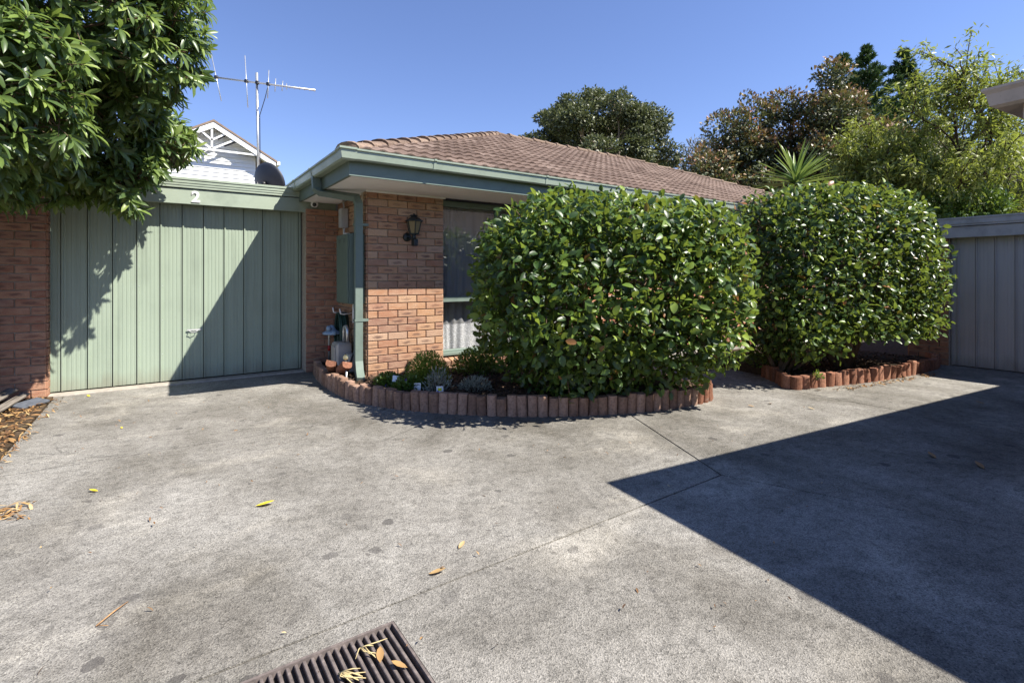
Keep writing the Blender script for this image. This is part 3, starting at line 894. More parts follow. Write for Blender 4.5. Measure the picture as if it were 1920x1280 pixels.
# hip and ridge caps
def cap_mesh():
    V = []; F = []; n = 8; Lc = 0.41
    for (yy, rr, dz) in ((0.0, 0.112, 0.022), (0.05, 0.113, 0.023), (0.051, 0.107, 0.016), (Lc, 0.098, 0.0)):
        for i in range(n + 1):
            a = math.pi * (-0.06 + 1.12 * i / n)
            V.append((rr * 1.12 * math.cos(a), yy, rr * 0.62 * math.sin(a) + dz))
    for k in range(3):
        for i in range(n):
            a = k * (n + 1) + i; F.append((a, a + 1, a + n + 2, a + n + 1))
    F.append(tuple(range(n + 1)))
    me = bpy.data.meshes.new('ridge_cap'); me.from_pydata(V, [], F); me.materials.append(M['cap']); me.update()
    return me
cap_me = cap_mesh()
def caps(a, b, up=(0, 0, 1)):
    a, b = Vector(a), Vector(b); d = (b - a); L = d.length; d.normalize()
    x = d.cross(Vector(up)).normalized(); zz = x.cross(d)
    n = int(L / 0.345)
    for i in range(n):
        p = a + d * (i * L / n) + zz * random.uniform(-.004, .006)
        q = Euler((random.uniform(-.02, .02), random.uniform(-.03, .03), random.uniform(-.02, .02))).to_matrix().to_4x4()
        link('ridge_cap', cap_me, None, roof, mw=Matrix(((x.x, d.x, zz.x, p.x), (x.y, d.y, zz.y, p.y), (x.z, d.z, zz.z, p.z), (0, 0, 0, 1))) @ q)
up = Vector((0, 0, 0.0))
caps((A[0] + .05, A[1] + .05, A[2] - .005), E); caps(E, F_); caps(F_, B_) if False else caps(B_, F_)

# ================================================================== GREEN GARAGE
gar = empty('garage', (0.3, 7.2, 0))
tag(gar, 'flat roofed brick garage with sage green panel door, numbered 2', 'garage')
GY = 7.25; RP0, RP1 = 1.58, 2.0
gw = MB()
pier = MB().box(RP0 + .005, RP1 + .005, 7.01, 7.30, 0, 2.14).build('pier', M['mortar'], gar)
gw.box(-1.80, -0.970, 7.11, 7.36, 0, 2.14)
gw.box(-1.80, -1.60, 7.36, 13.0, 0, 2.14); gw.box(-1.60, 1.9, 12.8, 13.0, 0, 2.14)
gwo = gw.build('wall', M['mortar'], gar)
bricks(pier, (RP0 - .005, 7.0), (1, 0), 0.0, RP1 - RP0, 25, M['brick_dark'])
bricks(gwo, (-0.962 - 4 * ML, 7.10), (1, 0), 0.0, 4 * ML, 25, M['brick_dark'], off0=1)
bricks(gwo, (-0.962, 7.10), (0, 1), R(90), 0.135, 25, M['brick_dark'], off0=1)
# door
dr = empty('door', (0.33, GY, 0.0)); dr.parent = gar; dr.location = Vector((0.33, GY, 0.02)) - WL[gar.name]
WL[dr.name] = Vector((0.33, GY, 0.02))
MB().box(-0.968, 1.60, GY + 0.03, GY + 0.05, 0.02, 2.12).build('backing', M['black'], dr)
bx = [-0.962, -0.868, -0.648] + [-0.648 + 0.2187 * k for k in range(1, 11)] + [1.578]
def panel(x0, x1):
    """folded steel sheet: lap rib on the left edge, fine flutes across"""
    w = x1 - x0; pr = [(0.0, 0.022), (0.004, -0.010), (0.016, -0.010), (0.020, 0.004)]
    nfl = max(1, int((w - 0.03) / 0.036)); step = (w - 0.028) / nfl
    for i in range(nfl):
        a = 0.022 + i * step
        pr += [(a + step * .30, 0.004), (a + step * .36, 0.0065), (a + step * .64, 0.0065), (a + step * .70, 0.004)]
    pr += [(w - 0.006, 0.004), (w - 0.003, 0.022)]
    mb = MB()
    for (a, b) in zip(pr[:-1], pr[1:]):
        mb.quad((x0 + a[0], GY + a[1], 0.025), (x0 + b[0], GY + b[1], 0.025), (x0 + b[0], GY + b[1], 2.125), (x0 + a[0], GY + a[1], 2.125))
    return mb.build('panel', M['door_green'], dr, recalc=False)
for a, b in zip(bx[:-1], bx[1:]): panel(a, b)
hd = MB(); hd.box(0.275, 0.425, GY - .016, GY - .0105, 0.605, 0.622); hd.tube([(0.30, GY - .012, 0.613), (0.302, GY - .035, 0.595), (0.34, GY - .04, 0.585), (0.375, GY - .035, 0.595), (0.376, GY - .012, 0.613)], 0.0042, 6)
hd.build('handle', M['grey_plastic'], dr)
rv = MB()
for x in (-0.2, 0.02, 0.235):
    for z in (0.35, 0.75, 1.15): rv.lathe((x + .010, GY - .0085, z), [(0.005, 0), (0.004, 0.003)], 6, (0, -1, 0))
rv.build('rivets', M['galv'], dr)
# fascia board, ribbed flashing, flat roof
box('fascia', M['fascia_sage'], gar, -1.85, 1.985, 7.075, 7.105, 2.108, 2.288, 0.004)
fl = MB()
prof = [(0.0, 2.298), (0.012, 2.298), (0.012, 2.322), (0.018, 2.326), (0.018, 2.350), (0.024, 2.354), (0.024, 2.384), (0.032, 2.390), (0.032, 2.416), (-0.08, 2.418), (-0.08, 2.298)]
fl.sweep([(-1.87, 7.07, 0, -1), (1.80, 7.07, 0, -1)], prof); fl.build('flashing', M['fascia_sage'], gar)
box('reveal', M['black_timber'], gar, -1.85, 1.985, 7.09, 7.12, 2.290, 2.297)
box('roof', M['grey_trim'], gar, -1.85, 1.38, 7.17, 13.0, 2.30, 2.34)
box('lintel', M['fascia_sage'], gar, -0.96, 1.575, 7.24, 7.34, 2.127, 2.16)
# the number
cu = bpy.data.curves.new('number', 'FONT'); cu.body = '2'; cu.size = 0.178; cu.extrude = 0.004; cu.offset = 0.0045; cu.align_x = 'CENTER'
tmp = bpy.data.objects.new('tmp', cu); COL.objects.link(tmp)
dg = bpy.context.evaluated_depsgraph_get(); dg.update()
nm = bpy.data.meshes.new_from_object(tmp.evaluated_get(dg)); bpy.data.objects.remove(tmp)
nm.materials.clear(); nm.materials.append(M['white'])
no = link('house_number', nm, (0.355, 7.068, 2.140), None, rot=(R(90), 0, 0))
tag(no, 'white numeral 2 fixed to the green garage fascia', 'number')

# ================================================================== NEIGHBOUR'S ROOF CORNER (right, behind the viewer) - rotated 5 degrees
NBA = R(-6.3); NC = Vector((3.40, 0.75)); NZ = 2.20
def nb(x, y): return (NC.x + x * math.cos(NBA) - y * math.sin(NBA), NC.y + x * math.sin(NBA) + y * math.cos(NBA))
nbh = empty('neighbouring_unit', (6.5, -3.5, 0)); tag(nbh, 'neighbouring tiled unit whose beige gutter corner juts in at top right', 'house')
NW, ND = 9.4, 8.6
def nbpoly(mb, pts): mb.poly([(*nb(x, y), z) for x, y, z in pts])
gprof = [(-0.12, -0.085), (-0.045, -0.10), (-0.025, -0.088), (-0.014, -0.03), (0.0, -0.012), (0.0, 0.0), (-0.014, 0.002), (-0.12, -0.02)]
def nsweep(mb, prof):
    path = [(NW, 0, 0, 1), (0, 0, -1, 1), (0, -ND, -1, 0)]
    ct, st = math.cos(NBA), math.sin(NBA)
    mb.sweep([(*nb(x, y), ox * ct - oy * st, ox * st + oy * ct) for x, y, ox, oy in path], [(o, NZ + z) for o, z in prof])
mb = MB(); nsweep(mb, gprof); mb.build('gutter', M['beige_gutter'], nbh)
mb = MB(); nsweep(mb, [(-0.15, -0.16), (-0.121, -0.16), (-0.121, -0.01), (-0.15, -0.01)]); mb.build('fascia', M['beige_gutter'], nbh)
mb = MB(); mb.prism([nb(0.13, -0.13), nb(0.13, -ND), nb(NW, -ND), nb(NW, -0.13)], NZ - 0.15, NZ - 0.14); mb.build('soffit', M['soffit'], nbh)
mb = MB(); mb.prism([nb(0.62, -0.62), nb(0.62, -ND), nb(NW - .4, -ND), nb(NW - .4, -0.62)], 0.0, NZ - 0.15); mb.build('wall', M['brick_far'], nbh)
mb = MB(); h = ND / 2
nbpoly(mb, [(0.06, -0.06, NZ - .02), (NW, -0.06, NZ - .02), (NW - h, -h, NZ + h * .414), (h, -h, NZ + h * .414)])
nbpoly(mb, [(0.06, -0.06, NZ - .02), (h, -h, NZ + h * .414), (0.05, -ND, NZ)])
nbpoly(mb, [(NW, -0.05, NZ), (NW, -ND, NZ), (NW - h, -h, NZ + h * .414)])
nbpoly(mb, [(0.05, -ND, NZ), (h, -h, NZ + h * .414), (NW - h, -h, NZ + h * .414), (NW, -ND, NZ)])
nroof = mb.build('roof', M['tile'], nbh)
mb = MB(); ux = (-math.cos(NBA), -math.sin(NBA)); uy = (math.sin(NBA), -math.cos(NBA))
lst = []
for j in range(14):
    yy = -0.14 - j * TE * CP
    for i in range(int(NW / TW)):
        xx = (i + 1) * TW
        if xx - TW < -yy or xx > NW + yy: continue
        p = nb(xx, yy); lst.append((p[0], p[1], NZ - 0.025 - yy * .414))
add_tiles(mb, lst, ux, uy)
o = mb.build('roof_tiles', M['tile'], nroof, recalc=False); o['kind'] = 'stuff'

# ================================================================== GREY GARAGE (right)
g2 = empty('garage', (11, 1, 0)); tag(g2, 'grey panel door garage in shade at the right edge', 'garage')
DX = 9.21
w2 = MB(); w2.box(9.16, 9.40, 2.352, 2.82, 0, 1.86); w2.box(9.40, 14, 2.62, 2.82, 0, 1.86); w2.box(13.8, 14, -0.6, 2.62, 0, 1.86)
w2o = w2.build('wall', M['mortar'], g2)
bricks(w2o, (9.15, 2.82), (0, -1), R(-90), 0.465, 21, M['brick_dark'])
bricks(w2o, (9.17, 2.832), (1, 0), R(180), 0.20, 21, M['brick_dark'])
d2 = empty('door', (DX, 1.0, 0.0)); d2.parent = g2; d2.location = Vector((DX, 1.0, 0.0)) - WL[g2.name]; WL[d2.name] = Vector((DX, 1.0, 0.0))
MB().box(DX + .03, DX + .05, -0.5, 2.345, 0.01, 1.83).build('backing', M['black'], d2)
ys = [2.345, 2.28] + [2.28 - 0.196 * k for k in range(1, 15)]
def panel2(y1, y0):
    w = y1 - y0; pr = [(0.0, 0.022), (0.004, -0.010), (0.016, -0.010), (0.020, 0.004)]
    nfl = max(1, int((w - 0.03) / 0.036)); step = (w - 0.028) / nfl
    for i in range(nfl):
        a = 0.022 + i * step
        pr += [(a + step * .30, 0.004), (a + step * .36, 0.0065), (a + step * .64, 0.0065), (a + step * .70, 0.004)]
    pr += [(w - 0.006, 0.004), (w - 0.003, 0.022)]
    m_ = MB()
    for a, b in zip(pr[:-1], pr[1:]):
        m_.quad((DX + a[1], y1 - a[0], 0.015), (DX + b[1], y1 - b[0], 0.015), (DX + b[1], y1 - b[0], 1.83), (DX + a[1], y1 - a[0], 1.83))
    m_.build('panel', M['grey_door'], d2, recalc=False)
for a, b in zip(ys[:-1], ys[1:]): panel2(a, b)
box('fascia', M['grey_trim'], g2, 9.075, 9.105, -0.9, 2.44, 1.792, 1.945, 0.004)
MB().sweep([(9.07, 2.46, -1, 0), (9.07, -0.9, -1, 0)], [(0.0, 1.953), (0.014, 1.953), (0.014, 1.975), (0.022, 1.98), (0.022, 2.045), (0.03, 2.05), (0.03, 2.072), (-0.1, 2.074), (-0.1, 1.953)]).build('flashing', M['grey_trim'], g2)
box('roof', M['grey_trim'], g2, 9.17, 14.1, -0.9, 2.86, 1.96, 2.0)

# ================================================================== THINGS ON THE WALLS
# wall lantern
LX, LYW = 2.46, PY - 0.013
ln = empty('wall_lantern', (LX, LYW, 1.68)); tag(ln, 'black coach lantern with amber panes on the brick pier', 'lantern')
LC = LYW - 0.13
MB().lathe((LX - .035, LYW - .001, 1.725), [(0.052, 0), (0.052, 0.012), (0.038, 0.026), (0.0, 0.03)], 14, (0, -1, 0)).build('backplate', M['lantern'], ln, True)
a = MB(); a.tube([(LX - .035, LYW - .02, 1.715), (LX - .02, LYW - .075, 1.70), (LX, LC, 1.72)], [0.016, 0.014, 0.014], 8); a.lathe((LX, LC, 1.70), [(0.02, 0), (0.026, 0.02), (0.02, 0.035), (0.034, 0.055)], 10); a.build('arm', M['lantern'], ln, True)
b = MB(); b.obox(LX + .005, LC - .01, 1.615, 0.058, 0.07, 0.085, 0.2, 0.008); b.build('motion_sensor', M['lantern'], ln)
MB().obox(LX + .012, LC - .047, 1.63, 0.034, 0.006, 0.032, 0.2).build('sensor_lens', M['black'], ln)
def ring(mb, z0, r0, z1, r1, n=6, a0=0.3):
    i = len(mb.v)
    for z, rr in ((z0, r0), (z1, r1)):
        for k in range(n):
            t = a0 + 2 * math.pi * k / n; mb.v.append((LX + rr * math.cos(t), LC + rr * math.sin(t), z))
    for k in range(n): mb.f.append((i + k, i + (k + 1) % n, i + n + (k + 1) % n, i + n + k))
    mb.f.append(tuple(i + n - 1 - k for k in range(n))); mb.f.append(tuple(i + n + k for k in range(n)))
for k in range(6):
    t0, t1 = 0.3 + 2 * math.pi * k / 6, 0.3 + 2 * math.pi * (k + 1) / 6
    q = MB().quad((LX + .052 * math.cos(t0), LC + .052 * math.sin(t0), 1.762), (LX + .052 * math.cos(t1), LC + .052 * math.sin(t1), 1.762), (LX + .086 * math.cos(t1), LC + .086 * math.sin(t1), 1.905), (LX + .086 * math.cos(t0), LC + .086 * math.sin(t0), 1.905))
    q.build('pane', M['lantern_glass'], ln, recalc=False)
c = MB()
for k in range(6):
    t = 0.3 + 2 * math.pi * k / 6
    c.tube([(LX + .054 * math.cos(t), LC + .054 * math.sin(t), 1.76), (LX + .089 * math.cos(t), LC + .089 * math.sin(t), 1.906)], 0.0065, 5)
ring(c, 1.752, 0.058, 1.765, 0.060); c.build('cage', M['lantern'], ln)
c = MB(); ring(c, 1.903, 0.113, 1.913, 0.113); ring(c, 1.9131, 0.105, 1.955, 0.048); ring(c, 1.9551, 0.036, 1.972, 0.032); ring(c, 1.972, 0.052, 1.979, 0.048); c.lathe((LX, LC, 1.979), [(0.014, 0), (0.016, 0.012), (0.0, 0.022)], 8)
c.build('cap', M['lantern'], ln)
# meter box
mt = empty('meter_box', (1.88, 5.98, 0.94)); tag(mt, 'tall green electricity meter box on the recessed brick wall', 'meter box')
MB().box(1.765, 1.985, 5.76, 6.22, 0.945, 1.75, .006).build('body', M['box_green'], mt)
MB().box(1.748, 1.7635, 5.775, 6.205, 0.955, 1.742, .003).build('lid', M['box_green'], mt)
for y in (5.90, 6.08):
    v = MB()
    for k in range(3): v.box(1.7455, 1.7475, y - .03, y + .03, 1.655 + k * .016, 1.661 + k * .016)
    v.build('vent', M['black'], mt)
h = MB(); h.tube([(1.757, 5.768, 1.02), (1.757, 5.768, 1.10)], .006, 6); h.tube([(1.757, 5.768, 1.58), (1.757, 5.768, 1.66)], .006, 6); h.build('hinge', M['box_green'], mt)
# conduit + junction box
jb = empty('junction_box', (1.93, 6.6, 1.78)); tag(jb, 'grey plastic cable box above the meter box', 'junction box')
MB().box(1.91, 1.985, 6.51, 6.64, 1.88, 2.13, .008).build('case', M['grey_plastic'], jb)
MB().box(1.895, 1.9085, 6.515, 6.635, 1.885, 2.125, .004).build('cover', M['grey_plastic'], jb)
MB().tube([(1.945, 6.57, 1.885), (1.945, 6.56, 1.80), (1.945, 6.16, 1.77), (1.945, 6.15, 1.75)], 0.016, 8).build('conduit', M['white_plastic'], jb, True)
MB().tube([(1.95, 6.58, 2.128), (1.95, 6.60, 2.18), (1.96, 6.66, 2.238)], 0.012, 8).build('cable', M['grey_plastic'], jb, True)
# security camera
sc_ = empty('security_camera', (1.69, 7.0, 2.2)); tag(sc_, 'white turret security camera below the eave', 'camera')
cc = Vector((1.69, 7.02, 2.215))
MB().lathe((1.69, 7.02, 2.238), [(0.055, 0.055), (0.055, 0.040), (0.050, 0.012), (0.040, 0.0)], 16, (0, 0, 1)).build('mount', M['white_plastic'], sc_, True)
pf = [(0.048 * math.cos(t), 0.048 * math.sin(t)) for t in [math.pi * k / 10 - math.pi / 2 for k in range(11)]]
MB().lathe(cc, pf, 16, (-0.25, -1, -0.25)).build('ball', M['white_plastic'], sc_, True)
MB().lathe(cc + Vector((-0.25, -1, -0.25)).normalized() * 0.0445, [(0.026, 0), (0.026, 0.006), (0.0, 0.008)], 14, (-0.25, -1, -0.25)).build('lens', M['black'], sc_, True)
# gas meter
gm = empty('gas_meter', (1.86, 6.35, 0.1)); tag(gm, 'grey gas meter with pale blue regulator in the wall corner', 'gas meter')
MB().box(1.74, 1.93, 6.17, 6.40, 0.155, 0.46, .022).build('body', M['meter'], gm)
MB().box(1.725, 1.7395, 6.21, 6.36, 0.20, 0.42, .012).build('face', M['meter'], gm)
b = MB(); b.lathe((1.80, 6.60, 0.515), [(0.04, 0), (0.105, 0.01), (0.115, 0.022), (0.105, 0.04), (0.06, 0.06), (0.035, 0.10), (0.03, 0.125)], 16); b.tube([(1.80, 6.72, 0.55), (1.80, 6.47, 0.55)], 0.028, 8); b.lathe((1.76, 6.56, 0.60), [(0.03, 0), (0.035, 0.03), (0.02, 0.05)], 10, (-.5, -.6, .3))
b.build('regulator', M['blue'], gm, True)
b = MB(); b.tube([(1.84, 6.22, 0.455), (1.84, 6.22, 0.60), (1.84, 6.19, 0.65), (1.84, 6.13, 0.66), (1.84, 6.08, 0.62), (1.84, 6.08, 0.48)], 0.02, 8); b.build('outlet_pipe', M['galv'], gm, True)
MB().tube([(1.80, 6.70, 0.55), (1.80, 6.72, 0.50), (1.80, 6.72, 0.11)], 0.015, 8).build('inlet_pipe', M['galv'], gm, True)
MB().tube([(1.80, 6.72, 0.30), (1.80, 6.72, 0.37)], 0.018, 8).build('tape', M['red'], gm, True)
MB().box(1.82, 1.95, 5.95, 6.14, 0.13, 0.34, .015).build('valve_box', M['meter'], gm)
# electricity riser below the box
rs = MB().tube([(1.93, 6.12, 0.95), (1.93, 6.12, 0.70)], 0.018, 8).build('conduit', M['white_plastic'], None, True); tag(rs, 'short white conduit under the green meter box', 'conduit')
# hose on its hanger
hh = empty('hose_hanger', (1.9, 6.48, 0.7)); tag(hh, 'wire hanger holding the coiled hose', 'hanger')
for y in (6.36, 6.66): MB().tube([(1.985, y, 0.80), (1.88, y, 0.79), (1.84, y, 0.80), (1.83, y, 0.86)], 0.009, 6).build('prong', M['white_plastic'], hh, True)
hs = MB()
for k in range(7):
    rr = 0.012; ph = random.uniform(-.03, .03); y0, y1 = 6.36 - random.uniform(0, .05), 6.66 + random.uniform(0, .07); bot = random.uniform(.20, .34); x = 1.85 + k * 0.017
    pts = [(x, 6.51 + (y1 - y0) / 2 * math.cos(t) * (0.7 + 0.3 * max(0, -math.sin(t))), 0.80 - (0.80 - bot) * (0.5 - 0.5 * math.sin(t))) for t in [2 * math.pi * q / 18 for q in range(19)]]
    hs.tube(pts, rr, 6)
hso = hs.build('garden_hose', M['hose'], None, True); tag(hso, 'dark green hose coiled on the wall beside the gas meter', 'hose')
# tap with timer hose
tp = empty('garden_tap', (1.88, 5.9, 0.1)); tag(tp, 'garden tap with blue connector and trailing dark hose', 'tap')
MB().tube([(1.94, 5.98, 0.02), (1.94, 5.98, 0.72)], 0.011, 8).build('standpipe', M['hose'], tp, True)
MB().tube([(1.94, 5.98, 0.72), (1.94, 5.95, 0.76), (1.92, 5.90, 0.77)], [0.014, 0.016, 0.012], 8).build('spout', M['black'], tp, True)
MB().lathe((1.92, 5.955, 0.615), [(0.018, 0), (0.026, 0.01), (0.026, 0.05), (0.018, 0.06)], 10).build('connector', M['bright_blue'], tp, True)
MB().lathe((1.92, 5.955, 0.675), [(0.024, 0), (0.024, 0.035), (0.015, 0.04)], 10).build('collar', M['white_plastic'], tp, True)
MB().tube([(1.92, 5.955, 0.62), (1.90, 5.93, 0.45), (1.84, 5.90, 0.32), (1.80, 5.88, 0.22), (1.73, 5.80, 0.12)], 0.012, 7).build('hose_tail', M['black'], tp, True)
hw = MB(); hw.lathe((1.735, 5.78, 0.345), [(0.012, 0), (0.034, 0.004), (0.034, 0.012), (0.012, 0.018)], 7, (-.6, -.7, .2)); hw.build('handwheel', M['brass'], tp)
MB().tube([(1.74, 5.80, 0.33), (1.72, 5.72, 0.20), (1.69, 5.62, 0.11)], [0.014, 0.013, 0.012], 7).build('stem', M['galv'], tp, True)
# antenna and dish
an = empty('television_antenna', (1.24, 8.6, 2.34)); tag(an, 'galvanised television aerial on a mast above the garage roof', 'antenna')
MB().tube([(1.255, 8.6, 2.33), (1.225, 8.6, 4.37)], 0.019, 8).build('mast', M['galv'], an, True)
bd = Vector((0.62, -0.75, -0.025)).normalized(); bd = Vector((0.80, -0.58, -0.135)).normalized()
bc = Vector((1.228, 8.57, 4.21))
MB().tube([bc - bd * 0.64, bc + bd * 0.90], 0.0135, 6).build('boom', M['galv'], an, True)
side = Vector((0.02, 0.25, 0.97)).normalized()
def elem(t, l, lean, r_=0.0065):
    c_ = bc + bd * t; d_ = (side + bd * lean).normalized()
    MB().tube([c_ - d_ * l, c_ + d_ * l], r_, 5).build('element', M['galv'], an, True)
elem(-0.64, 0.42, -0.20); elem(-0.17, 0.45, -0.04); elem(0.17, 0.24, 0.06); elem(0.28, 0.11, 0.08); elem(0.39, 0.085, 0.1); elem(0.455, 0.05, 0.0)
for k in range(6): elem(0.50 + k * .078, 0.022, 0, 0.006)
for t in (-0.64, -0.17, 0.0, 0.17): MB().obox(*(bc + bd * t).xy, (bc + bd * t).z - .022, 0.045, 0.04, 0.045, 0.6).build('clamp', M['black'], an)
MB().tube([bc + bd * .17 + Vector((0, 0, -.02)), bc + bd * .12 + Vector((0, 0, -.22)), (1.262, 8.575, 3.72), (1.268, 8.575, 3.1), (1.28, 8.575, 2.7)], 0.006, 5).build('cable', M['black'], an, True)
ds = empty('satellite_dish', (1.33, 8.45, 2.34)); tag(ds, 'dark satellite dish beside the aerial mast', 'satellite dish')
dm = MB(); dn = Vector((0.80, 0.50, 0.28)).normalized(); dc = Vector((1.315, 8.42, 2.66))
prof = [(0.31 * k / 7, 0.085 * (k / 7) ** 2) for k in range(8)] + [(0.305, 0.092), (0.2, 0.048), (0.0, 0.012)]
dm.lathe(dc, prof, 28, dn); dm.build('reflector', M['dish'], ds, True)
b = MB(); b.tube([dc - dn * .06, dc + dn * .004], 0.035, 8); b.tube([(1.26, 8.40, 2.33), (1.26, 8.40, 2.62), dc - dn * .05], 0.018, 8); b.tube([dc - Vector((0, 0, .24)), dc + dn * .33 - Vector((0, 0, .12))], 0.010, 6); b.build('bracket', M['black'], ds, True)

# ================================================================== WHITE GABLED HOUSE (beyond)
wh = empty('gabled_house', (1.5, 22, 0)); tag(wh, 'white weatherboard house with timber gable truss behind the garage', 'house')
AX, AZ, EZ, HW = 1.51, 6.50, 5.38, 1.93
core = MB(); core.poly([(AX - 1.32, 20.2, 0), (AX + 1.32, 20.2, 0), (AX + 1.32, 20.2, 5.6), (AX, 20.2, AZ - .14), (AX - 1.32, 20.2, 5.6)]); core.box(AX - 1.32, AX + 1.32, 20.22, 27, 0, 5.5)
wc = core.build('wall', M['white'], wh)
bmz = None
for k in range(26):
    z = 2.6 + k * 0.14
    half = 1.325 if z < 5.5 else max(0.05, (AZ - .20 - z) / (AZ - EZ) * HW)
    half = min(half, 1.325)
    mbq = MB(); i = 0
    mbq.v = [(AX - half, 20.19, z + .137), (AX + half, 20.19, z + .137), (AX + half, 20.162, z), (AX - half, 20.162, z), (AX + half, 20.19, z), (AX - half, 20.19, z)]
    mbq.f = [(0, 3, 2, 1), (3, 5, 4, 2)]
    mbq.build('weatherboard', M['white'], wc, recalc=False)
rfm = MB()
for sgn in (-1, 1):
    rfm.poly([(AX, 19.78, AZ + .05), (AX + sgn * (HW + .05), 19.78, EZ + .02), (AX + sgn * (HW + .05), 28, EZ + .02), (AX, 28, AZ + .05)])
    rfm.poly([(AX, 19.78, AZ - .02), (AX + sgn * (HW + .05), 19.78, EZ - .05), (AX + sgn * (HW + .05), 28, EZ - .05), (AX, 28, AZ - .02)])
    rfm.poly([(AX, 19.78, AZ + .05), (AX + sgn * (HW + .05), 19.78, EZ + .02), (AX + sgn * (HW + .05), 19.78, EZ - .05), (AX, 19.78, AZ - .02)])
rfm.build('roof', M['cap'], wh)
for sgn in (-1, 1):
    bg_ = MB(); d = Vector((sgn * HW, 0, EZ - AZ)); nrm = Vector((0, 0, -0.19))
    p0 = Vector((AX, 19.80, AZ - .03)); p1 = p0 + d
    bg_.v = [tuple(p0), tuple(p1), tuple(p1 + nrm), tuple(p0 + nrm)] + [tuple(p + Vector((0, .04, 0))) for p in (p0, p1, p1 + nrm, p0 + nrm)]
    bg_.f = [(0, 1, 2, 3), (7, 6, 5, 4), (0, 4, 5, 1), (1, 5, 6, 2), (2, 6, 7, 3), (3, 7, 4, 0)]
    bg_.build('bargeboard', M['white'], wh)
    sf = MB(); sf.quad((AX, 19.84, AZ - .06), (AX + sgn * HW, 19.84, EZ - .09), (AX + sgn * HW, 20.5, EZ - .09), (AX, 20.5, AZ - .06)); sf.build('eave_lining', M['white'], wh, recalc=False)
    MB().box(AX + sgn * (HW + .04), AX + sgn * (HW + .14), 19.78, 28, EZ - .12, EZ - .0).build('gutter', M['white'], wh)
TZ = 5.53
def stick(name, a, b, w, mat):
    MB().rect_tube([(a[0], 19.86, a[1]), (b[0], 19.86, b[1])], w, 0.06, (0, 1, 0)).build(name, mat, wh)
stick('tie_beam', (AX - 1.5, TZ), (AX + 1.5, TZ), 0.06, M['white'])
stick('king_post', (AX - .05, TZ), (AX - .05, AZ - .2), 0.05, M['white'])
for sgn in (-1, 1):
    stick('strut', (AX - .05, TZ + .03), (AX + sgn * .78, TZ + .52), 0.05, M['white']); stick('strut', (AX - .05, TZ + .33), (AX + sgn * .50, TZ + .70), 0.05, M['white'])
    for a, b in (((AX - .05 + sgn * .36, TZ + .21), (AX + sgn * .80, TZ + .49)), ((AX + sgn * .12, TZ + .42), (AX + sgn * .52, TZ + .70))):
        MB().rect_tube([(a[0], 19.93, a[1]), (b[0], 19.93, b[1])], 0.05, 0.09, (0, 1, 0)).build('dark_strut', M['black_timber'], wh)
MB().rect_tube([(AX - .05, 19.93, TZ + .4), (AX - .05, 19.93, AZ - .22)], 0.05, 0.07, (0, 1, 0)).build('dark_strut', M['black_timber'], wh)
MB().rect_tube([(AX + .75, 19.93, TZ), (AX + 1.45, 19.93, TZ)], 0.05, 0.07, (0, 1, 0)).build('dark_strut', M['black_timber'], wh)

# ================================================================== GARDEN EDGING
def resample(path, step):
    P = [Vector(p) for p in path]; out = []; acc = 0.0
    # Catmull-Rom smoothing
    Q = []
    for i in range(len(P) - 1):
        p0, p1, p2, p3 = P[max(i - 1, 0)], P[i], P[i + 1], P[min(i + 2, len(P) - 1)]
        for k in range(10):
            t = k / 10
            Q.append(0.5 * ((2 * p1) + (p2 - p0) * t + (2 * p0 - 5 * p1 + 4 * p2 - p3) * t * t + (3 * p1 - p0 - 3 * p2 + p3) * t ** 3))
    Q.append(P[-1])
    d = 0.0; nxt = step / 2
    for a, b in zip(Q[:-1], Q[1:]):
        L = (b - a).length
        while nxt <= d + L:
            q = a + (b - a) * ((nxt - d) / L); out.append((q, (b - a).normalized())); nxt += step
        d += L
    return out
def edging_mesh(mat, w, h):
    """half-round block with a hollow back and a chamfered lip"""
    V = []; F = []; n = 9
    for z, s in ((0, 1.0), (h - .012, 1.0), (h, 0.93)):
        for i in range(n):
            a = math.pi * i / (n - 1)
            V.append((-w / 2 * math.cos(a) * s, -0.040 * math.sin(a) ** 0.8 * s - 0.012, z))
        V += [(w / 2 * s, 0.025, z), (-w / 2 * s, 0.025, z)]
    m = n + 2
    for k in range(2):
        for i in range(m): F.append((k * m + i, k * m + (i + 1) % m, (k + 1) * m + (i + 1) % m, (k + 1) * m + i))
    F.append(tuple(2 * m + i for i in range(m)))
    me = bpy.data.meshes.new('edging_block'); me.from_pydata(V, [], F); me.materials.append(mat); me.update()
    return me
def edging(path, mat, w, h, label, tilt=None, mat2=None):
    c = path[len(path) // 2]
    root = empty('garden_edging', (c[0], c[1], 0)); tag(root, label, 'edging')
    me = edging_mesh(mat, w * .985, h); me2 = edging_mesh(mat2, w * .985, h) if mat2 else me
    pts = resample(path, w)
    for k, (p, t) in enumerate(pts):
        ang = math.atan2(t.y, t.x)
        late = k > len(pts) - 6
        rot = Euler((random.uniform(-.09, .09), random.uniform(-.05, .05) + (0.16 if (mat2 and k > len(pts) - 4) else 0), ang + random.uniform(-.05, .05)))
        mw = Matrix.Translation((p.x, p.y, random.uniform(-.045, -.004))) @ rot.to_matrix().to_4x4()
        link('edging_block', me2 if (late and mat2) else me, None, root, mw=mw)
    return root
edging(EDGE1, M['edging'], 0.092, 0.196, 'curved row of brown cement edging blocks round the window bed', mat2=M['terracotta'])
edging(EDGE2, M['terracotta'], 0.125, 0.185, 'row of terracotta edging blocks in front of the far hedge')
edging([(8.2, 5.24), (8.8, 5.20), (9.6, 5.18), (10.4, 5.20), (11.4, 5.24)], M['terracotta'], 0.125, 0.20, 'terracotta edging against the far brick wall between the hedges')
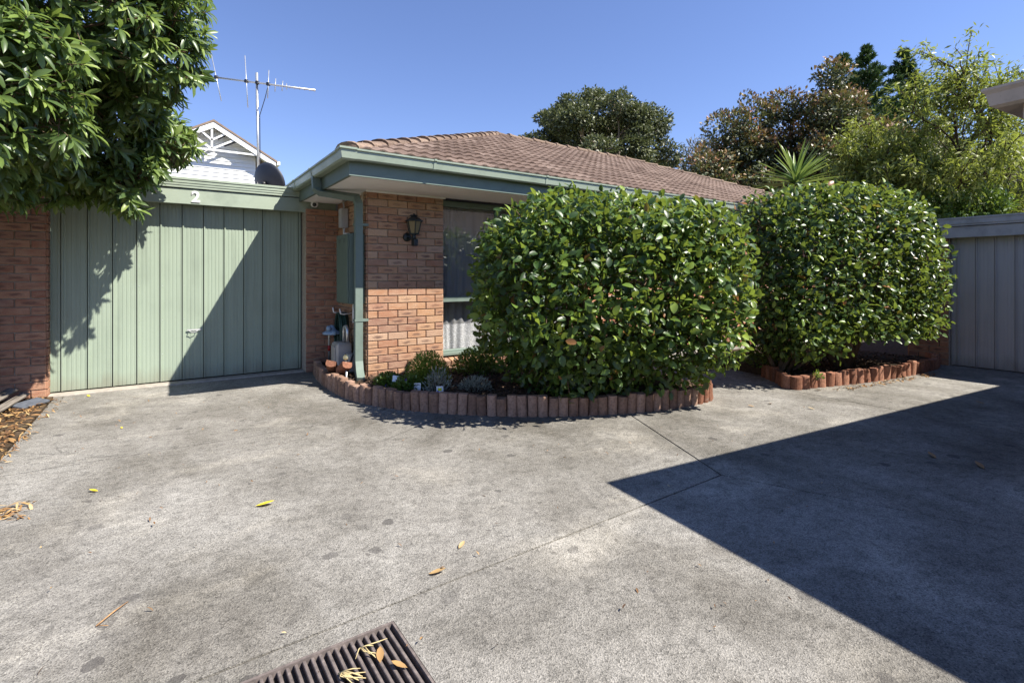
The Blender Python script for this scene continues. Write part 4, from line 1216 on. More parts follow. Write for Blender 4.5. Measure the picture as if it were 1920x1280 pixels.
for k, (x, y, ax_) in enumerate([(1.66, 6.05, 0.4), (1.70, 5.86, 0.9)]):
    me = edging_mesh(M['terracotta'], 0.115, 0.20)
    o = link('loose_edging_block', me, None, None, mw=Matrix.Translation((x, y, 0.185)) @ Euler((R(60), R(12), ax_ - 0.9)).to_matrix().to_4x4())
    tag(o, ['loose terracotta edging block lying nearest the gas meter', 'loose terracotta edging block lying nearest the downpipe'][k], 'edging block')

# ================================================================== VEGETATION
LEAF_OVAL = leaf_tmpl(0.56, 0.16, 0.22, (0, 0.80, 1.0, 0.70, 0))
LEAF_LONG = leaf_tmpl(0.30, 0.20, 0.30, (0, 0.62, 1.0, 0.78, 0))
LEAF_THIN = leaf_tmpl(0.20, 0.10, 0.35, (0, 0.8, 1.0, 0.7, 0))
LEAF_TINY = (np.array([(0, 0, 0), (-0.25, 0.5, 0.05), (0.25, 0.5, 0.05), (0, 1, -0.1)], float), [(0, 2, 3, 1)])
LEAF_NEEDLE = (np.array([(0, 0, 0), (-0.11, 0.45, 0.03), (0.11, 0.45, 0.03), (0, 1, -0.05)], float), [(0, 2, 3, 1)])

def superell(n, semi, ex, ang, center, lump=0.05, seed=1):
    """points on a rounded box, their outward normals"""
    rs = np.random.default_rng(seed)
    out = []; nor = []
    a = np.array(semi)
    while sum(len(o) for o in out) < n:
        d = unit(rs.normal(size=(n * 3, 3)))
        rr = (np.abs(d / a) ** ex).sum(1) ** (-1 / ex)
        p = d * rr[:, None]
        g = unit(np.sign(p) * np.abs(p / a) ** (ex - 1) / a)
        w = rr ** 2 / np.maximum(0.15, (d * g).sum(1))
        keep = rs.random(len(w)) < w / w.max()
        out.append(p[keep]); nor.append(g[keep])
    p = np.concatenate(out)[:n]; g = np.concatenate(nor)[:n]
    ph = rs.random((6, 4)) * 6.28; fr_ = rs.normal(size=(6, 3)) * 3.0
    bumpv = sum(np.sin(p @ fr_[i] + ph[i, 0]) for i in range(6)) / 6 * 2.2
    p = p + g * (bumpv * lump)[:, None]
    c, s = math.cos(ang), math.sin(ang)
    Rm = np.array([[c, -s, 0], [s, c, 0], [0, 0, 1]])
    return p @ Rm.T + np.array(center), g @ Rm.T

def hedge(name, label, center, semi, ang, ex, n, L, mat, seed, trunks, singles=300, trim=None, group=None, redspots=0):
    root = empty(name, (center[0], center[1], 0.0)); tag(root, label, 'shrub', group)
    P, G = superell(n, semi, ex, ang, center, 0.055, seed)
    rs = np.random.default_rng(seed + 5)
    depth = rs.random(n) ** 1.6 * 0.30
    depth[rs.random(n) < 0.05] = -0.05
    deep = rs.random(n) < 0.28
    depth[deep] = rs.uniform(0.2, 0.62, deep.sum())
    P = P - G * depth[:, None]
    if trim is not None:
        k = trim(P); P, G, depth = P[k], G[k], depth[k]
    n = len(P)
    rd = unit(rs.normal(size=(n, 3)))
    T = unit(G * 0.65 + rd * 0.95 + np.array([0, 0, 0.06]))
    Nn = unit(G * 0.55 + np.array([0, 0, 0.55]) + unit(rs.normal(size=(n, 3))) * 0.8)
    ll = L * rs.uniform(0.5, 1.22, n)
    var = np.clip(rs.beta(1.5, 2.0, n) * 0.95 + 0.12 * (depth < 0.03), 0, 0.94)
    # growth flushes and thin patches
    fl_ = sum(np.sin(P @ rs.normal(size=3) * 4.5 + rs.random() * 6.28) for _ in range(5)) / 5
    var = np.clip(var + 0.28 * fl_, 0, 0.94)
    hole = sum(np.sin(P @ rs.normal(size=3) * 11 + rs.random() * 6.28) for _ in range(4)) / 4
    kp = ~((hole > 0.42) & (depth < 0.09) & (rs.random(n) < 0.85))
    P, G, depth, T, Nn, ll, var = P[kp], G[kp], depth[kp], T[kp], Nn[kp], ll[kp], var[kp]; n = len(P)
    var[rs.random(n) < 0.014] = 0.99
    sc = front_score(P, G, center) + depth * 6
    foliage(root, P, T, Nn, ll, LEAF_OVAL, mat, var, singles, wscale=rs.uniform(0.85, 1.15, n), score=sc)
    # stems
    mb = MB()
    for (bx_, by_, rr) in trunks:
        for k in range(9):
            i = rs.integers(0, n); e = P[i] * 0.80 + np.array(center) * 0.20
            mid = (np.array([bx_, by_, 0.05]) + e) / 2 + rs.normal(size=3) * 0.10
            mb.tube([(bx_ + rs.normal() * .03, by_ + rs.normal() * .03, 0.05), tuple(mid), tuple(e)], [rr, rr * .55, rr * .2], 6)
    twn = 420
    for k in range(twn):
        i = rs.integers(0, n); q = P[i] - G[i] * 0.30
        mb.tube([tuple(q), tuple(P[i] - G[i] * 0.12 + rs.normal(size=3) * .03), tuple(P[i])], [0.007, 0.005, 0.003], 4, cap=False)
    mb.build('stems', M['bark'], root, True, recalc=False)
    return root

hedge('camellia_shrub', 'large clipped camellia bush in front of the window', (3.70, 3.60, 1.06), (1.31, 0.84, 0.965), math.atan2(-0.36, 0.933), 3.5, 25000, 0.086, M['camellia'], 3,
      [(3.6, 3.75, .05), (3.95, 3.6, .05)], trim=lambda P: (P[:, 2] > 0.12) & ~((P[:, 2] < 1.05) & (P[:, 0] > 4.95 - (1.05 - P[:, 2]) * 0.75)) & ~((P[:, 2] < 0.75) & (P[:, 0] < 2.58 + (0.75 - P[:, 2]) * 0.65)) & ~((P[:, 2] < 0.7) & ((P[:, 0] - 3.74) * 0.36 + (P[:, 1] - 3.58) * 0.933 < -0.80 + (0.7 - P[:, 2]) * 0.75)))
hedge('hedge_shrub', 'clipped glossy hedge in the far bed beside the grey garage', (7.05, 2.92, 1.31), (1.36, 0.64, 1.02), math.atan2(-0.256, 0.967), 4.0, 23000, 0.080, M['camellia_b'], 11,
      [(6.15, 3.2, .03), (7.15, 2.86, .06), (7.3, 3.0, .05)], trim=lambda P: (P[:, 2] > 0.16) & ~((P[:, 2] < 0.50) & (P[:, 0] > 6.5)) & (P[:, 0] < 9.02) )

# ---- overhanging tree at left: rosettes of long leaves at twig ends
tl = empty('overhanging_tree', (-2.2, 5.6, 0.0)); tag(tl, 'leafy tree with long glossy leaves overhanging the garage at left', 'tree')
ELL = [((-0.90, 5.30, 3.75), (1.22, 1.12, 1.32), 1050), ((-0.74, 6.12, 2.78), (0.84, 0.70, 0.86), 760), ((0.00, 6.55, 2.70), (0.30, 0.28, 0.32), 70), ((0.06, 6.10, 2.42), (0.30, 0.28, 0.36), 85), ((-0.20, 5.92, 2.12), (0.32, 0.3, 0.30), 80), ((-0.05, 5.25, 3.2), (0.42, 0.4, 0.5), 130), ((-1.00, 4.72, 2.55), (0.62, 0.6, 0.62), 330), ((-1.6, 5.9, 3.3), (1.2, 1.3, 1.3), 420), ((-1.25, 5.75, 2.35), (0.6, 0.7, 0.62), 260), ((-0.9, 5.6, 5.0), (1.3, 1.3, 0.9), 240)]
TP, TA = [], []
for c, s_, n in ELL:
    d = rand_dirs(n); rr = rng.random(n) ** 0.33
    sh = rng.random(n) < 0.62
    rr[sh] = rng.uniform(0.84, 1.0, sh.sum())
    lump = 1 + 0.09 * np.sin(d @ np.array([4.1, 3.3, 5.2]) * 1.7 + c[0] * 9) + 0.06 * np.sin(d @ np.array([-5.2, 6.1, 2.2]) * 1.6)
    p = np.array(c) + d * np.array(s_) * (rr * lump)[:, None]
    TP.append(p); TA.append(unit(d * 0.9 + np.array([0.10, -0.12, 0.10]) + rng.normal(size=(n, 3)) * 0.35))
TP = np.concatenate(TP); TA = np.concatenate(TA)
k = (TP[:, 1] < 6.98) & (TP[:, 2] > 1.72) & ~((TP[:, 2] < 2.15) & (TP[:, 0] > -0.15)) & ~((TP[:, 2] < 1.95) & (TP[:, 0] < -1.25)) & ~((TP[:, 0] > 0.0) & (TP[:, 2] < 2.50) & (TP[:, 1] > 5.6))
TP, TA = TP[k], TA[k]
P_, T_, N_, L_, V_ = [], [], [], [], []
for p, a in zip(TP, TA):
    m = rng.integers(9, 15)
    u = unit(np.cross(a, rng.normal(size=3))); w = np.cross(a, u)
    ang0 = rng.random() * 6.28
    for q in range(m):
        th = ang0 + q * 2.39996; f_ = q / m
        sp = 0.55 + 0.75 * f_
        dirn = a * math.cos(sp) + (u * math.cos(th) + w * math.sin(th)) * math.sin(sp)
        dirn = unit(dirn + np.array([0, 0, -0.28 - 0.2 * f_]) + rng.normal(size=3) * 0.10)
        P_.append(p - a * 0.07 * f_); T_.append(dirn); N_.append(unit(a * 0.8 + np.array([0.05, -0.1, 0.55]) + rng.normal(size=3) * 0.25)); L_.append(rng.uniform(0.085, 0.155)); V_.append(np.clip(0.34 + 0.36 * (1 - f_) + rng.normal() * 0.17, 0, 0.99))
P_, T_, N_, L_, V_ = map(np.array, (P_, T_, N_, L_, V_))
cc_ = np.array([-0.8, 5.7, 3.3]); out_ = unit(P_ - cc_)
vis = ((P_ - CAMP) @ np.array([0.821, -0.571, 0])) / np.maximum(0.1, (P_ - CAMP) @ FWD)
scr = front_score(P_, out_, cc_) + np.where(vis < -1.0, 50, 0) + np.where(P_[:, 2] > 1.26 + 0.53 * ((P_ - CAMP) @ FWD), 50, 0)
foliage(tl, P_, T_, N_, L_, LEAF_LONG, M['overhang_leaf'], V_, 300, wscale=rng.uniform(0.7, 1.1, len(P_)), score=scr)
tb = MB()
tb.tube([(-2.2, 5.6, -0.05), (-2.1, 5.65, 1.0), (-1.8, 5.75, 2.1), (-1.45, 5.8, 3.0), (-1.0, 5.7, 4.2)], [0.15, 0.13, 0.11, 0.085, 0.04], 9)
tb.build('trunk', M['bark'], tl, True)
br = MB()
for k in range(70):
    i = rng.integers(0, len(TP)); e = TP[i]
    if e[2] < 2.5: continue
    z0 = min(4.1, max(1.5, e[2] - 0.4 - rng.random() * 0.5)); tt = (z0 - 1.0) / 3.2
    s0 = np.array([-2.1 + 1.1 * tt, 5.65 + 0.05 * tt, z0])
    mid = s0 * 0.45 + e * 0.55 + np.array([0, 0, 0.12]) + rng.normal(size=3) * 0.09
    br.tube([tuple(s0), tuple(mid), tuple(e)], [0.026, 0.014, 0.005], 5, cap=False)
for i in range(0, len(TP)):
    br.tube([tuple(TP[i] - TA[i] * 0.20 + rng.normal(size=3) * .03), tuple(TP[i])], [0.005, 0.003], 4, cap=False)
br.build('branches', M['bark'], tl, True, recalc=False)
# small green berries in bunches
bm_ = MB()
for k in range(60):
    i = rng.integers(0, len(TP)); c = TP[i] + rng.normal(size=3) * 0.03
    for q in range(6):
        cc3 = c + rng.normal(size=3) * 0.022; bm_.lathe(cc3 - np.array([0, 0, .006]), [(0.0, 0), (0.006, 0.003), (0.006, 0.009), (0.0, 0.012)], 5)
o = bm_.build('berries', M['fine_leaf'], tl, True, recalc=False); o['kind'] = 'stuff'

# ---- trees beyond
def clump_tree(name, label, base, clumps, nleaf, L, tmpl, mat, barkm, trunk_r, fork_z, seed, group='trees beyond the roofs', upward=0.4, droop=0.0, redtop=False, shell=0.55, br_sides=6, br_r=0.05, fork_xy=None, lowvar=0.0, twigs=0, sprays=None):
    """clumps: list of (x, y, z, rx, rz). Leaves fill each clump; limbs run from the fork to each clump"""
    rs = np.random.default_rng(seed)
    root = empty(name, (base[0], base[1], 0)); tag(root, label, 'tree', group)
    vol = np.array([c[3] ** 2 for c in clumps]); cnt = np.maximum(20, (nleaf * vol / vol.sum()).astype(int))
    P, T, N, V = [], [], [], []
    for (x, y, z, rx, rz), n in zip(clumps, cnt):
        d = unit(rs.normal(size=(n, 3)))
        rr = rs.random(n) ** 0.45
        h = rs.random(n) < shell
        rr[h] = rs.uniform(0.8, 1.08, h.sum())
        lump = 1 + 0.22 * np.sin(d @ rs.normal(size=3) * 4 + x) + 0.16 * np.sin(d @ rs.normal(size=3) * 7)
        p = np.array([x, y, z]) + d * np.array([rx, rx, rz]) * (rr * lump)[:, None]
        t = unit(d * 0.8 + unit(rs.normal(size=(n, 3))) * 0.9 + np.array([0, 0, upward - droop]))
        nn = unit(d * 0.5 + np.array([0, 0, 0.8]) + unit(rs.normal(size=(n, 3))) * 0.6)
        v = np.clip(rs.normal(0.42, 0.2, n) + lowvar, 0, 0.74 if redtop else 0.99)
        if redtop:
            hot = (rr > 0.82) & (d[:, 2] > 0.0) & (rs.random(n) < redtop * (0.2 + 1.6 * rs.random()))
            v[hot] = rs.uniform(0.78, 0.99, hot.sum())
        P.append(p); T.append(t); N.append(nn); V.append(v)
    P, T, N, V = map(np.concatenate, (P, T, N, V))
    foliage(root, P, T, N, L * rs.uniform(0.7, 1.25, len(P)), tmpl, mat, V, massname='crown')
    fx = fork_xy or base
    mb = MB(); mb.tube([(base[0], base[1], -0.1), ((base[0] + fx[0]) / 2 + .1, (base[1] + fx[1]) / 2, fork_z * 0.5), (fx[0], fx[1], fork_z)], [trunk_r, trunk_r * .85, trunk_r * .7], 9)
    mb.build('trunk', barkm, root, True)
    mb = MB(); f0 = np.array([fx[0], fx[1], fork_z - 0.05])
    for (x, y, z, rx, rz) in clumps:
        e = np.array([x, y, z])
        m1 = f0 * 0.66 + e * 0.34 + rs.normal(size=3) * 0.10 * np.linalg.norm(e - f0) * 0.6 + np.array([0, 0, 0.06 * np.linalg.norm(e - f0)])
        m2 = f0 * 0.3 + e * 0.7 + rs.normal(size=3) * 0.06 * np.linalg.norm(e - f0)
        mb.tube([tuple(f0), tuple(m1), tuple(m2), tuple(e)], [br_r, br_r * .7, br_r * .45, br_r * .2], br_sides, cap=False)
        for q in range(4 + twigs):
            ee = e + unit(rs.normal(size=3)) * np.array([rx, rx, rz]) * 0.85
            mb.tube([tuple(m2 * .5 + e * .5), tuple((e + ee) / 2 + rs.normal(size=3) * .05), tuple(ee)], [br_r * .3, br_r * .2, br_r * .08], 4, cap=False)
    mb.build('branches', barkm, root, True, recalc=False)
    return root
def at(px, py, F):
    """a spot in the neighbourhood: bearing from the driveway, distance ahead"""
    q = (px - 960) / 951; Rr = q * F
    return np.array([0.571 * F + 0.821 * Rr, 0.821 * F - 0.571 * Rr, 1.26 + (518 - py) / 951 * F])

# big gum behind the roof: umbrella of clumps over spreading pale limbs
rs = np.random.default_rng(21)
cl_ = []
c0 = at(1118, 300, 32)
for k in range(74):
    th = rs.uniform(0, 2 * math.pi); ph = math.acos(rs.uniform(0.02, 1.0))
    rad = rs.uniform(0.86, 1.0) if k < 62 else rs.uniform(0.35, 0.8)
    x = c0[0] + 4.55 * rad * math.sin(ph) * math.cos(th); y = c0[1] + 4.55 * rad * math.sin(ph) * math.sin(th)
    z = c0[2] - 0.6 + 4.6 * rad * math.cos(ph) ** 0.9
    s_ = rs.uniform(0.55, 1.0)
    cl_.append((x, y, z, s_, s_ * 0.72))
clump_tree('gum_tree', 'tall domed gum tree rising behind the tiled ridge', (c0[0], c0[1]), cl_, 60000, 0.20, LEAF_TINY, M['gum_leaf'], M['bark_pale'], 0.42, 6.2, 22, br_r=0.15, droop=0.2, upward=0.3, shell=0.75)

# dark red-tipped tree
rs = np.random.default_rng(31)
cl_ = []
prof = [(1310, 300), (1350, 255), (1385, 215), (1425, 185), (1470, 165), (1520, 150), (1560, 125), (1600, 185), (1640, 220), (1690, 250)]
for px, top in prof:
    z_top = at(px, top, 18)[2]
    z = z_top - 0.55
    while z > 1.2:
        p = at(px + rs.uniform(-18, 18), 300, 18 + rs.uniform(-1.5, 1.6)); s_ = rs.uniform(0.5, 0.85)
        cl_.append((p[0], p[1], z + rs.uniform(-.12, .05), s_, s_ * 0.85)); z -= s_ * 0.95
b = at(1500, 500, 18.2)
clump_tree('red_tipped_tree', 'dense dark tree with reddish new growth right of the roof', (b[0], b[1]), cl_, 95000, 0.145, LEAF_OVAL[0:2] if False else LEAF_TINY, M['redtip_leaf'], M['bark_dark'], 0.22, 2.2, 32, redtop=0.7, br_r=0.07)

# conifers
def conifer(label, px, py, F, width, seed):
    rs = np.random.default_rng(seed); top = at(px, py, F); root = empty('conifer', (top[0], top[1], 0)); tag(root, label, 'tree', 'conifer tips above the dark tree')
    H = top[2]; P, T, N, V = [], [], [], []
    mbb = MB()
    for k in range(190):
        z = H - (rs.random() ** 1.15) * (H - 4.0) ; reach = min(width, 0.06 + 0.50 * (H - z)) * rs.uniform(.7, 1.15)
        a = rs.uniform(0, 6.283); d = np.array([math.cos(a), math.sin(a), 0.35])
        s0 = np.array([top[0], top[1], z - 0.25 * reach]); e = s0 + unit(d) * reach
        mbb.tube([tuple(s0), tuple(e)], [0.03, 0.008], 4, cap=False)
        n = int(60 + 90 * reach)
        t = rs.random(n) ** 0.7
        p = s0 + (e - s0) * t[:, None] + rs.normal(size=(n, 3)) * 0.075 * (1.12 - t)[:, None] * min(1.5, reach + .15)
        P.append(p); T.append(unit(unit(d) * 0.9 + rs.normal(size=(n, 3)) * 0.45 + np.array([0, 0, 0.15]))); N.append(unit(rs.normal(size=(n, 3)) + np.array([0, 0, 1.0]))); V.append(np.clip(rs.normal(.42, .2, n), 0, .99))
    P, T, N, V = map(np.concatenate, (P, T, N, V))
    foliage(root, P, T, N, rs.uniform(.14, .26, len(P)), LEAF_NEEDLE, M['conifer'], V, massname='crown')
    MB().tube([(top[0], top[1], -0.1), (top[0], top[1], H * .6), (top[0], top[1], H)], [0.2, 0.1, 0.012], 7).build('trunk', M['bark_dark'], root, True)
    mbb.build('branches', M['bark_dark'], root, True, recalc=False)
conifer('tall dark conifer tip, middle one of the three', 1624, 90, 23, 2.3, 41)
conifer('broad dark conifer tip nearest the pale green tree', 1694, 96, 24, 2.0, 42)
conifer('smallest conifer tip poking above the reddish leaves', 1580, 103, 25, 1.0, 43)

# pale peach-like tree with an open dark limb pattern
rs = np.random.default_rng(51)
F0 = 14.0
b = at(1765, 420, F0); fork = at(1760, 370, F0)
root = empty('pale_leaved_tree', (b[0], b[1], 0)); tag(root, 'open bright green tree with dark crooked limbs above the grey garage', 'tree', 'trees beyond the roofs')
mbb = MB(); tips = []
def limb(p, d, L, r_, lvl):
    pts = [p]; rad = [r_]; q = p.copy(); dd = d.copy(); n = 4
    for k in range(n):
        dd = unit(dd + rs.normal(size=3) * 0.20 + np.array([0, 0, 0.06])); q = q + dd * L / n; pts.append(q.copy()); rad.append(r_ * (1 - 0.6 * (k + 1) / n))
        if lvl > 0 and k >= 1:
            for s_ in range(2 if lvl > 1 else 3):
                u = unit(np.cross(dd, rs.normal(size=3))); limb(q.copy(), unit(dd * 0.75 + u * rs.uniform(.5, .95) + np.array([0, 0, .05])), L * rs.uniform(.45, .68), r_ * 0.5, lvl - 1)
        if lvl == 0: tips.append((q.copy(), dd.copy()))
    mbb.tube([tuple(x) for x in pts], rad, 6 if lvl > 1 else 4, cap=False)
RV = np.array([0.821, -0.571, 0.0])
mains = [(-1.05, 0.2, 0.50, 3.0), (-0.75, -.2, 0.75, 3.0), (-0.30, 0.3, 1.2, 3.6), (0.05, 0.0, 1.3, 4.3), (0.42, -.2, 1.2, 4.4), (0.75, 0.2, 1.0, 4.2), (1.0, 0.1, 0.55, 3.9), (-1.15, -.1, 0.18, 3.2), (1.1, -.2, 0.22, 3.2), (-.5, 0, .7, 3.0), (-1.0, .35, .5, 3.6), (-.9, -.4, .3, 3.2)]
fk = np.array([fork[0], fork[1], 2.5])
for a_, f_, z_, L in mains:
    limb(fk, unit(RV * a_ + FWD * f_ + np.array([0, 0, z_])), L * (0.62 if a_ < -0.6 else 0.64), 0.075, 2)
mbb.build('branches', M['bark_dark'], root, True, recalc=False)
MB().tube([(b[0], b[1], -0.1), (b[0] + .05, b[1], 1.4), tuple(fk)], [0.15, 0.12, 0.10], 9).build('trunk', M['bark_dark'], root, True)
tp_ = np.array([t[0] for t in tips]); td_ = np.array([t[1] for t in tips])
# keep the outline uneven and airy
per = 19; n = len(tp_)
P = np.repeat(tp_, per, 0) + rs.normal(size=(n * per, 3)) * 0.10; D = np.repeat(td_, per, 0)
T = unit(D * 0.4 + unit(rs.normal(size=P.shape)) * 0.6 + np.array([0, 0, -0.55])); N = unit(rs.normal(size=P.shape) * 0.7 + np.array([0.2, -0.4, 0.7]))
kk = rs.random(len(P)) < 0.9
print('pale leaves', len(P))
foliage(root, P[kk], T[kk], N[kk], rs.uniform(.12, .20, kk.sum()), LEAF_NEEDLE, M['pale_leaf'], np.clip(rs.normal(.55, .22, kk.sum()), 0, .99), massname='crown', wscale=np.full(kk.sum(), 1.15))

# grey wispy shrub mass behind the pale tree
rs = np.random.default_rng(61); cl_ = []
for k in range(70):
    px = rs.uniform(1560, 2050); top = 235 + 60 * abs(math.sin(px * .013)) ; p = at(px, rs.uniform(top, 420), 19 + rs.uniform(-1, 1.5)); s_ = rs.uniform(.5, .95); cl_.append((p[0], p[1], max(.8, p[2]), s_, s_ * .8))
b = at(1840, 500, 19)
clump_tree('grey_leaved_tree', 'wispy grey green tree behind the open pale one', (b[0], b[1]), cl_, 60000, 0.20, LEAF_NEEDLE, M['grey_leaf'], M['bark_pale'], 0.16, 1.6, 62, br_r=0.035, twigs=8, upward=0.5)
# thin pale shrub left of the dark tree
rs = np.random.default_rng(71); cl_ = []
for k in range(16):
    p = at(rs.uniform(1285, 1350), rs.uniform(275, 360), 20.5 + rs.uniform(-.6, .6)); s_ = rs.uniform(.3, .55); cl_.append((p[0], p[1], p[2], s_, s_))
b = at(1315, 500, 20.5)
clump_tree('slender_pale_tree', 'thin grey leaved sapling between the gum and dark tree', (b[0], b[1]), cl_, 5000, 0.15, LEAF_NEEDLE, M['grey_leaf'], M['bark_pale'], 0.07, 2.2, 72, br_r=0.03, upward=0.9)
# low dark hedge over the grey garage roof
rs = np.random.default_rng(81); cl_ = []
for k in range(22):
    p = at(rs.uniform(1745, 1870), rs.uniform(375, 440), 12.2 + rs.uniform(-.4, .5)); s_ = rs.uniform(.28, .45); cl_.append((p[0], p[1], max(.5, p[2]), s_, s_))
for k in range(14):
    p = at(rs.uniform(1750, 1860), 480, 12.2); cl_.append((p[0], p[1], rs.uniform(.5, 1.8), .45, .45))
b = at(1800, 500, 12.3)
clump_tree('evergreen_bush', 'low dark evergreen bush above the grey garage roofline', (b[0], b[1]), cl_, 16000, 0.10, LEAF_TINY, M['small_leaf'], M['bark_dark'], 0.06, 0.9, 82, br_r=0.02)
# deep background belt so no bare horizon shows between trunks
rs = np.random.default_rng(91); cl_ = []
for k in range(120):
    px = rs.uniform(1380, 2150); p = at(px, rs.uniform(320, 500), 26 + rs.uniform(-1, 2)); s_ = rs.uniform(.8, 1.3); cl_.append((p[0], p[1], p[2], s_, s_))
b = at(1800, 500, 26.5)
clump_tree('background_tree', 'broad dark tree filling the gap behind the grey shrub', (b[0], b[1]), cl_, 60000, 0.30, LEAF_TINY, M['gum_leaf'], M['bark_dark'], 0.2, 2.0, 92, br_r=0.06)

# ---- yucca behind the far hedge
rs = np.random.default_rng(101)
yc = at(1492, 342, 8.4)
yu = empty('yucca', (yc[0], yc[1], 0)); tag(yu, 'spiky yucca crown standing behind the far hedge', 'plant')
MB().tube([(yc[0], yc[1], 0), (yc[0] + .03, yc[1], 1.3), (yc[0], yc[1], yc[2])], [0.09, 0.075, 0.06], 9).build('trunk', M['bark_pale'], yu, True)
ly = leaf_tmpl(0.075, 0.25, 0.10, (0, 1.0, 0.85, 0.5, 0), (0, 0.10, 0.5, 0.8, 1.0))
mes = []
for i in range(6):
    me = bpy.data.meshes.new('leaf'); me.from_pydata([tuple(v) for v in ly[0]], [], ly[1]); at_ = me.attributes.new('var', 'FLOAT', 'POINT'); at_.data.foreach_set('value', np.full(len(ly[0]), (i + .5) / 6, np.float32)); me.materials.append(M['yucca']); me.polygons.foreach_set('use_smooth', np.full(len(ly[1]), True)); mes.append(me)
for k in range(92):
    el = math.asin(rs.uniform(-0.25, 0.98)); az = k * 2.39996
    d = np.array([[math.cos(az) * math.cos(el), math.sin(az) * math.cos(el), math.sin(el)]])
    B, T2, N2 = leaf_frames(d, np.array([[0.01, 0, 1.0]])); l = rs.uniform(.56, .76) ; p = np.array([yc[0], yc[1], yc[2] - 0.05 + .1 * math.sin(el)])
    b_, t_, n_ = B[0] * l, T2[0] * l, N2[0] * l
    link('leaf', mes[rs.integers(0, 6)], None, yu, mw=Matrix(((b_[0], t_[0], n_[0], p[0]), (b_[1], t_[1], n_[1], p[1]), (b_[2], t_[2], n_[2], p[2]), (0, 0, 0, 1))))

# ---- small bed plants
def tuft(name, label, c, r, h, n, L, tmpl, mat, seed, lean=0.5, flowers=None):
    rs = np.random.default_rng(seed); root = empty(name, (c[0], c[1], 0.11)); tag(root, label, 'plant')
    d = unit(rs.normal(size=(n, 3))); d[:, 2] = np.abs(d[:, 2]); rr = rs.random(n) ** 0.4
    P = np.array([c[0], c[1], 0.12]) + d * np.array([r, r, h]) * rr[:, None]
    T = unit(d * 0.8 + rs.normal(size=(n, 3)) * 0.5 + np.array([0, 0, lean])); N = unit(rs.normal(size=(n, 3)) * .6 + np.array([0, 0, 1]))
    foliage(root, P, T, N, L * rs.uniform(.7, 1.3, n), tmpl, mat, np.clip(rs.normal(.5, .22, n), 0, .99))
    mb = MB()
    for k in range(16):
        e = P[rs.integers(0, n)]; mb.tube([(c[0], c[1], 0.10), tuple((np.array([c[0], c[1], .12]) + e) / 2 + rs.normal(size=3) * .015), tuple(e)], [.005, .004, .002], 4, cap=False)
    mb.build('stems', M['bark'], root, True, recalc=False)
    if flowers:
        for k in range(flowers[0]):
            e = P[rs.integers(0, n)]; fm = MB()
            for q in range(5):
                a = q * 1.2566; fm.quad((e[0], e[1], e[2] + .02), (e[0] + .010 * math.cos(a - .5), e[1] - .008, e[2] + .02 + .010 * math.sin(a - .5)), (e[0] + .017 * math.cos(a), e[1] - .010, e[2] + .02 + .017 * math.sin(a)), (e[0] + .010 * math.cos(a + .5), e[1] - .008, e[2] + .02 + .010 * math.sin(a + .5)))
            fm.build('flower', M[flowers[1]], root, recalc=False)
tuft('feathery_shrub', 'bright green feathery shrub against the brick pier', (2.33, 4.92), 0.24, 0.34, 3800, 0.040, LEAF_NEEDLE, M['fine_leaf'], 201, 0.7)
tuft('small_leaved_shrub', 'small glossy rounded shrub under the window sill', (3.12, 5.20), 0.30, 0.30, 1900, 0.040, LEAF_TINY, M['small_leaf'], 202)
tuft('silver_plant', 'silvery grey plant beside the yellow stickered tag', (2.27, 4.56), 0.14, 0.22, 420, 0.045, LEAF_NEEDLE, M['silver_leaf'], 203, 0.9)
tuft('viola_plant', 'low green viola at the foot of the pier', (1.97, 5.10), 0.15, 0.13, 900, 0.034, LEAF_TINY, M['small_leaf'], 204, flowers=(3, 'petal_violet'))
tuft('viola_plant', 'low green viola next to the white plant tag', (2.06, 4.80), 0.15, 0.13, 900, 0.034, LEAF_TINY, M['small_leaf'], 205, flowers=(2, 'petal_violet'))
tuft('grey_green_plant', 'low grey green plant with one maroon flower', (2.62, 4.42), 0.17, 0.12, 800, 0.040, LEAF_NEEDLE, M['silver_leaf'], 206, flowers=(2, 'petal_dark'))
tuft('weed', 'small weed sprouting below the far terracotta edging', (6.02, 2.70), 0.05, 0.09, 60, 0.035, LEAF_TINY, M['fine_leaf'], 207)
tuft('sprawling_plant', 'dark sprawling growth left of the far hedge trunk', (6.45, 3.45), 0.36, 0.42, 1500, 0.05, LEAF_TINY, M['small_leaf'], 208)
# plant tags
def ptag(x, y, ang, label, sticker):
    root = empty('plant_tag', (x, y, 0.12)); tag(root, label, 'tag', 'plant tags in the bed')
    MB().obox(x, y, 0.10, 0.062, 0.0015, 0.045, ang).build('stake', M['white_plastic'], root)
    MB().obox(x, y, 0.146, 0.066, 0.0016, 0.058, ang).build('card', M['white_plastic'], root)
    ox, oy = math.sin(ang) * .0016, -math.cos(ang) * .0016
    if sticker:
        MB().obox(x + ox, y + oy, 0.160, 0.036, 0.001, 0.028, ang).build('sticker', M['yellow'], root)
    else:
        for zz in (.190, .182): MB().obox(x + ox, y + oy, zz, 0.046, 0.001, 0.004, ang).build('print', M['black'], root)
    MB().obox(x + ox - .018 * math.cos(ang), y + oy - .018 * math.sin(ang), 0.148, 0.018, 0.001, 0.014, ang).build('print', M['violet'], root)
ptag(2.10, 4.66, -0.45, 'white printed plant tag between the violas', False)
ptag(2.215, 4.40, -0.45, 'white plant tag with yellow price sticker', True)
pt = MB(); pt.quad((1.945, 4.93, 0.19), (2.0, 4.90, 0.185), (2.015, 4.915, 0.24), (1.96, 4.95, 0.25)); pt.quad((2.0, 4.90, 0.185), (2.03, 4.94, 0.17), (2.035, 4.95, 0.22), (2.015, 4.915, 0.24))
tag(pt.build('plastic_wrapper', M['white_plastic'], None, recalc=False), 'crumpled white plastic scrap on the leftmost viola', 'wrapper')

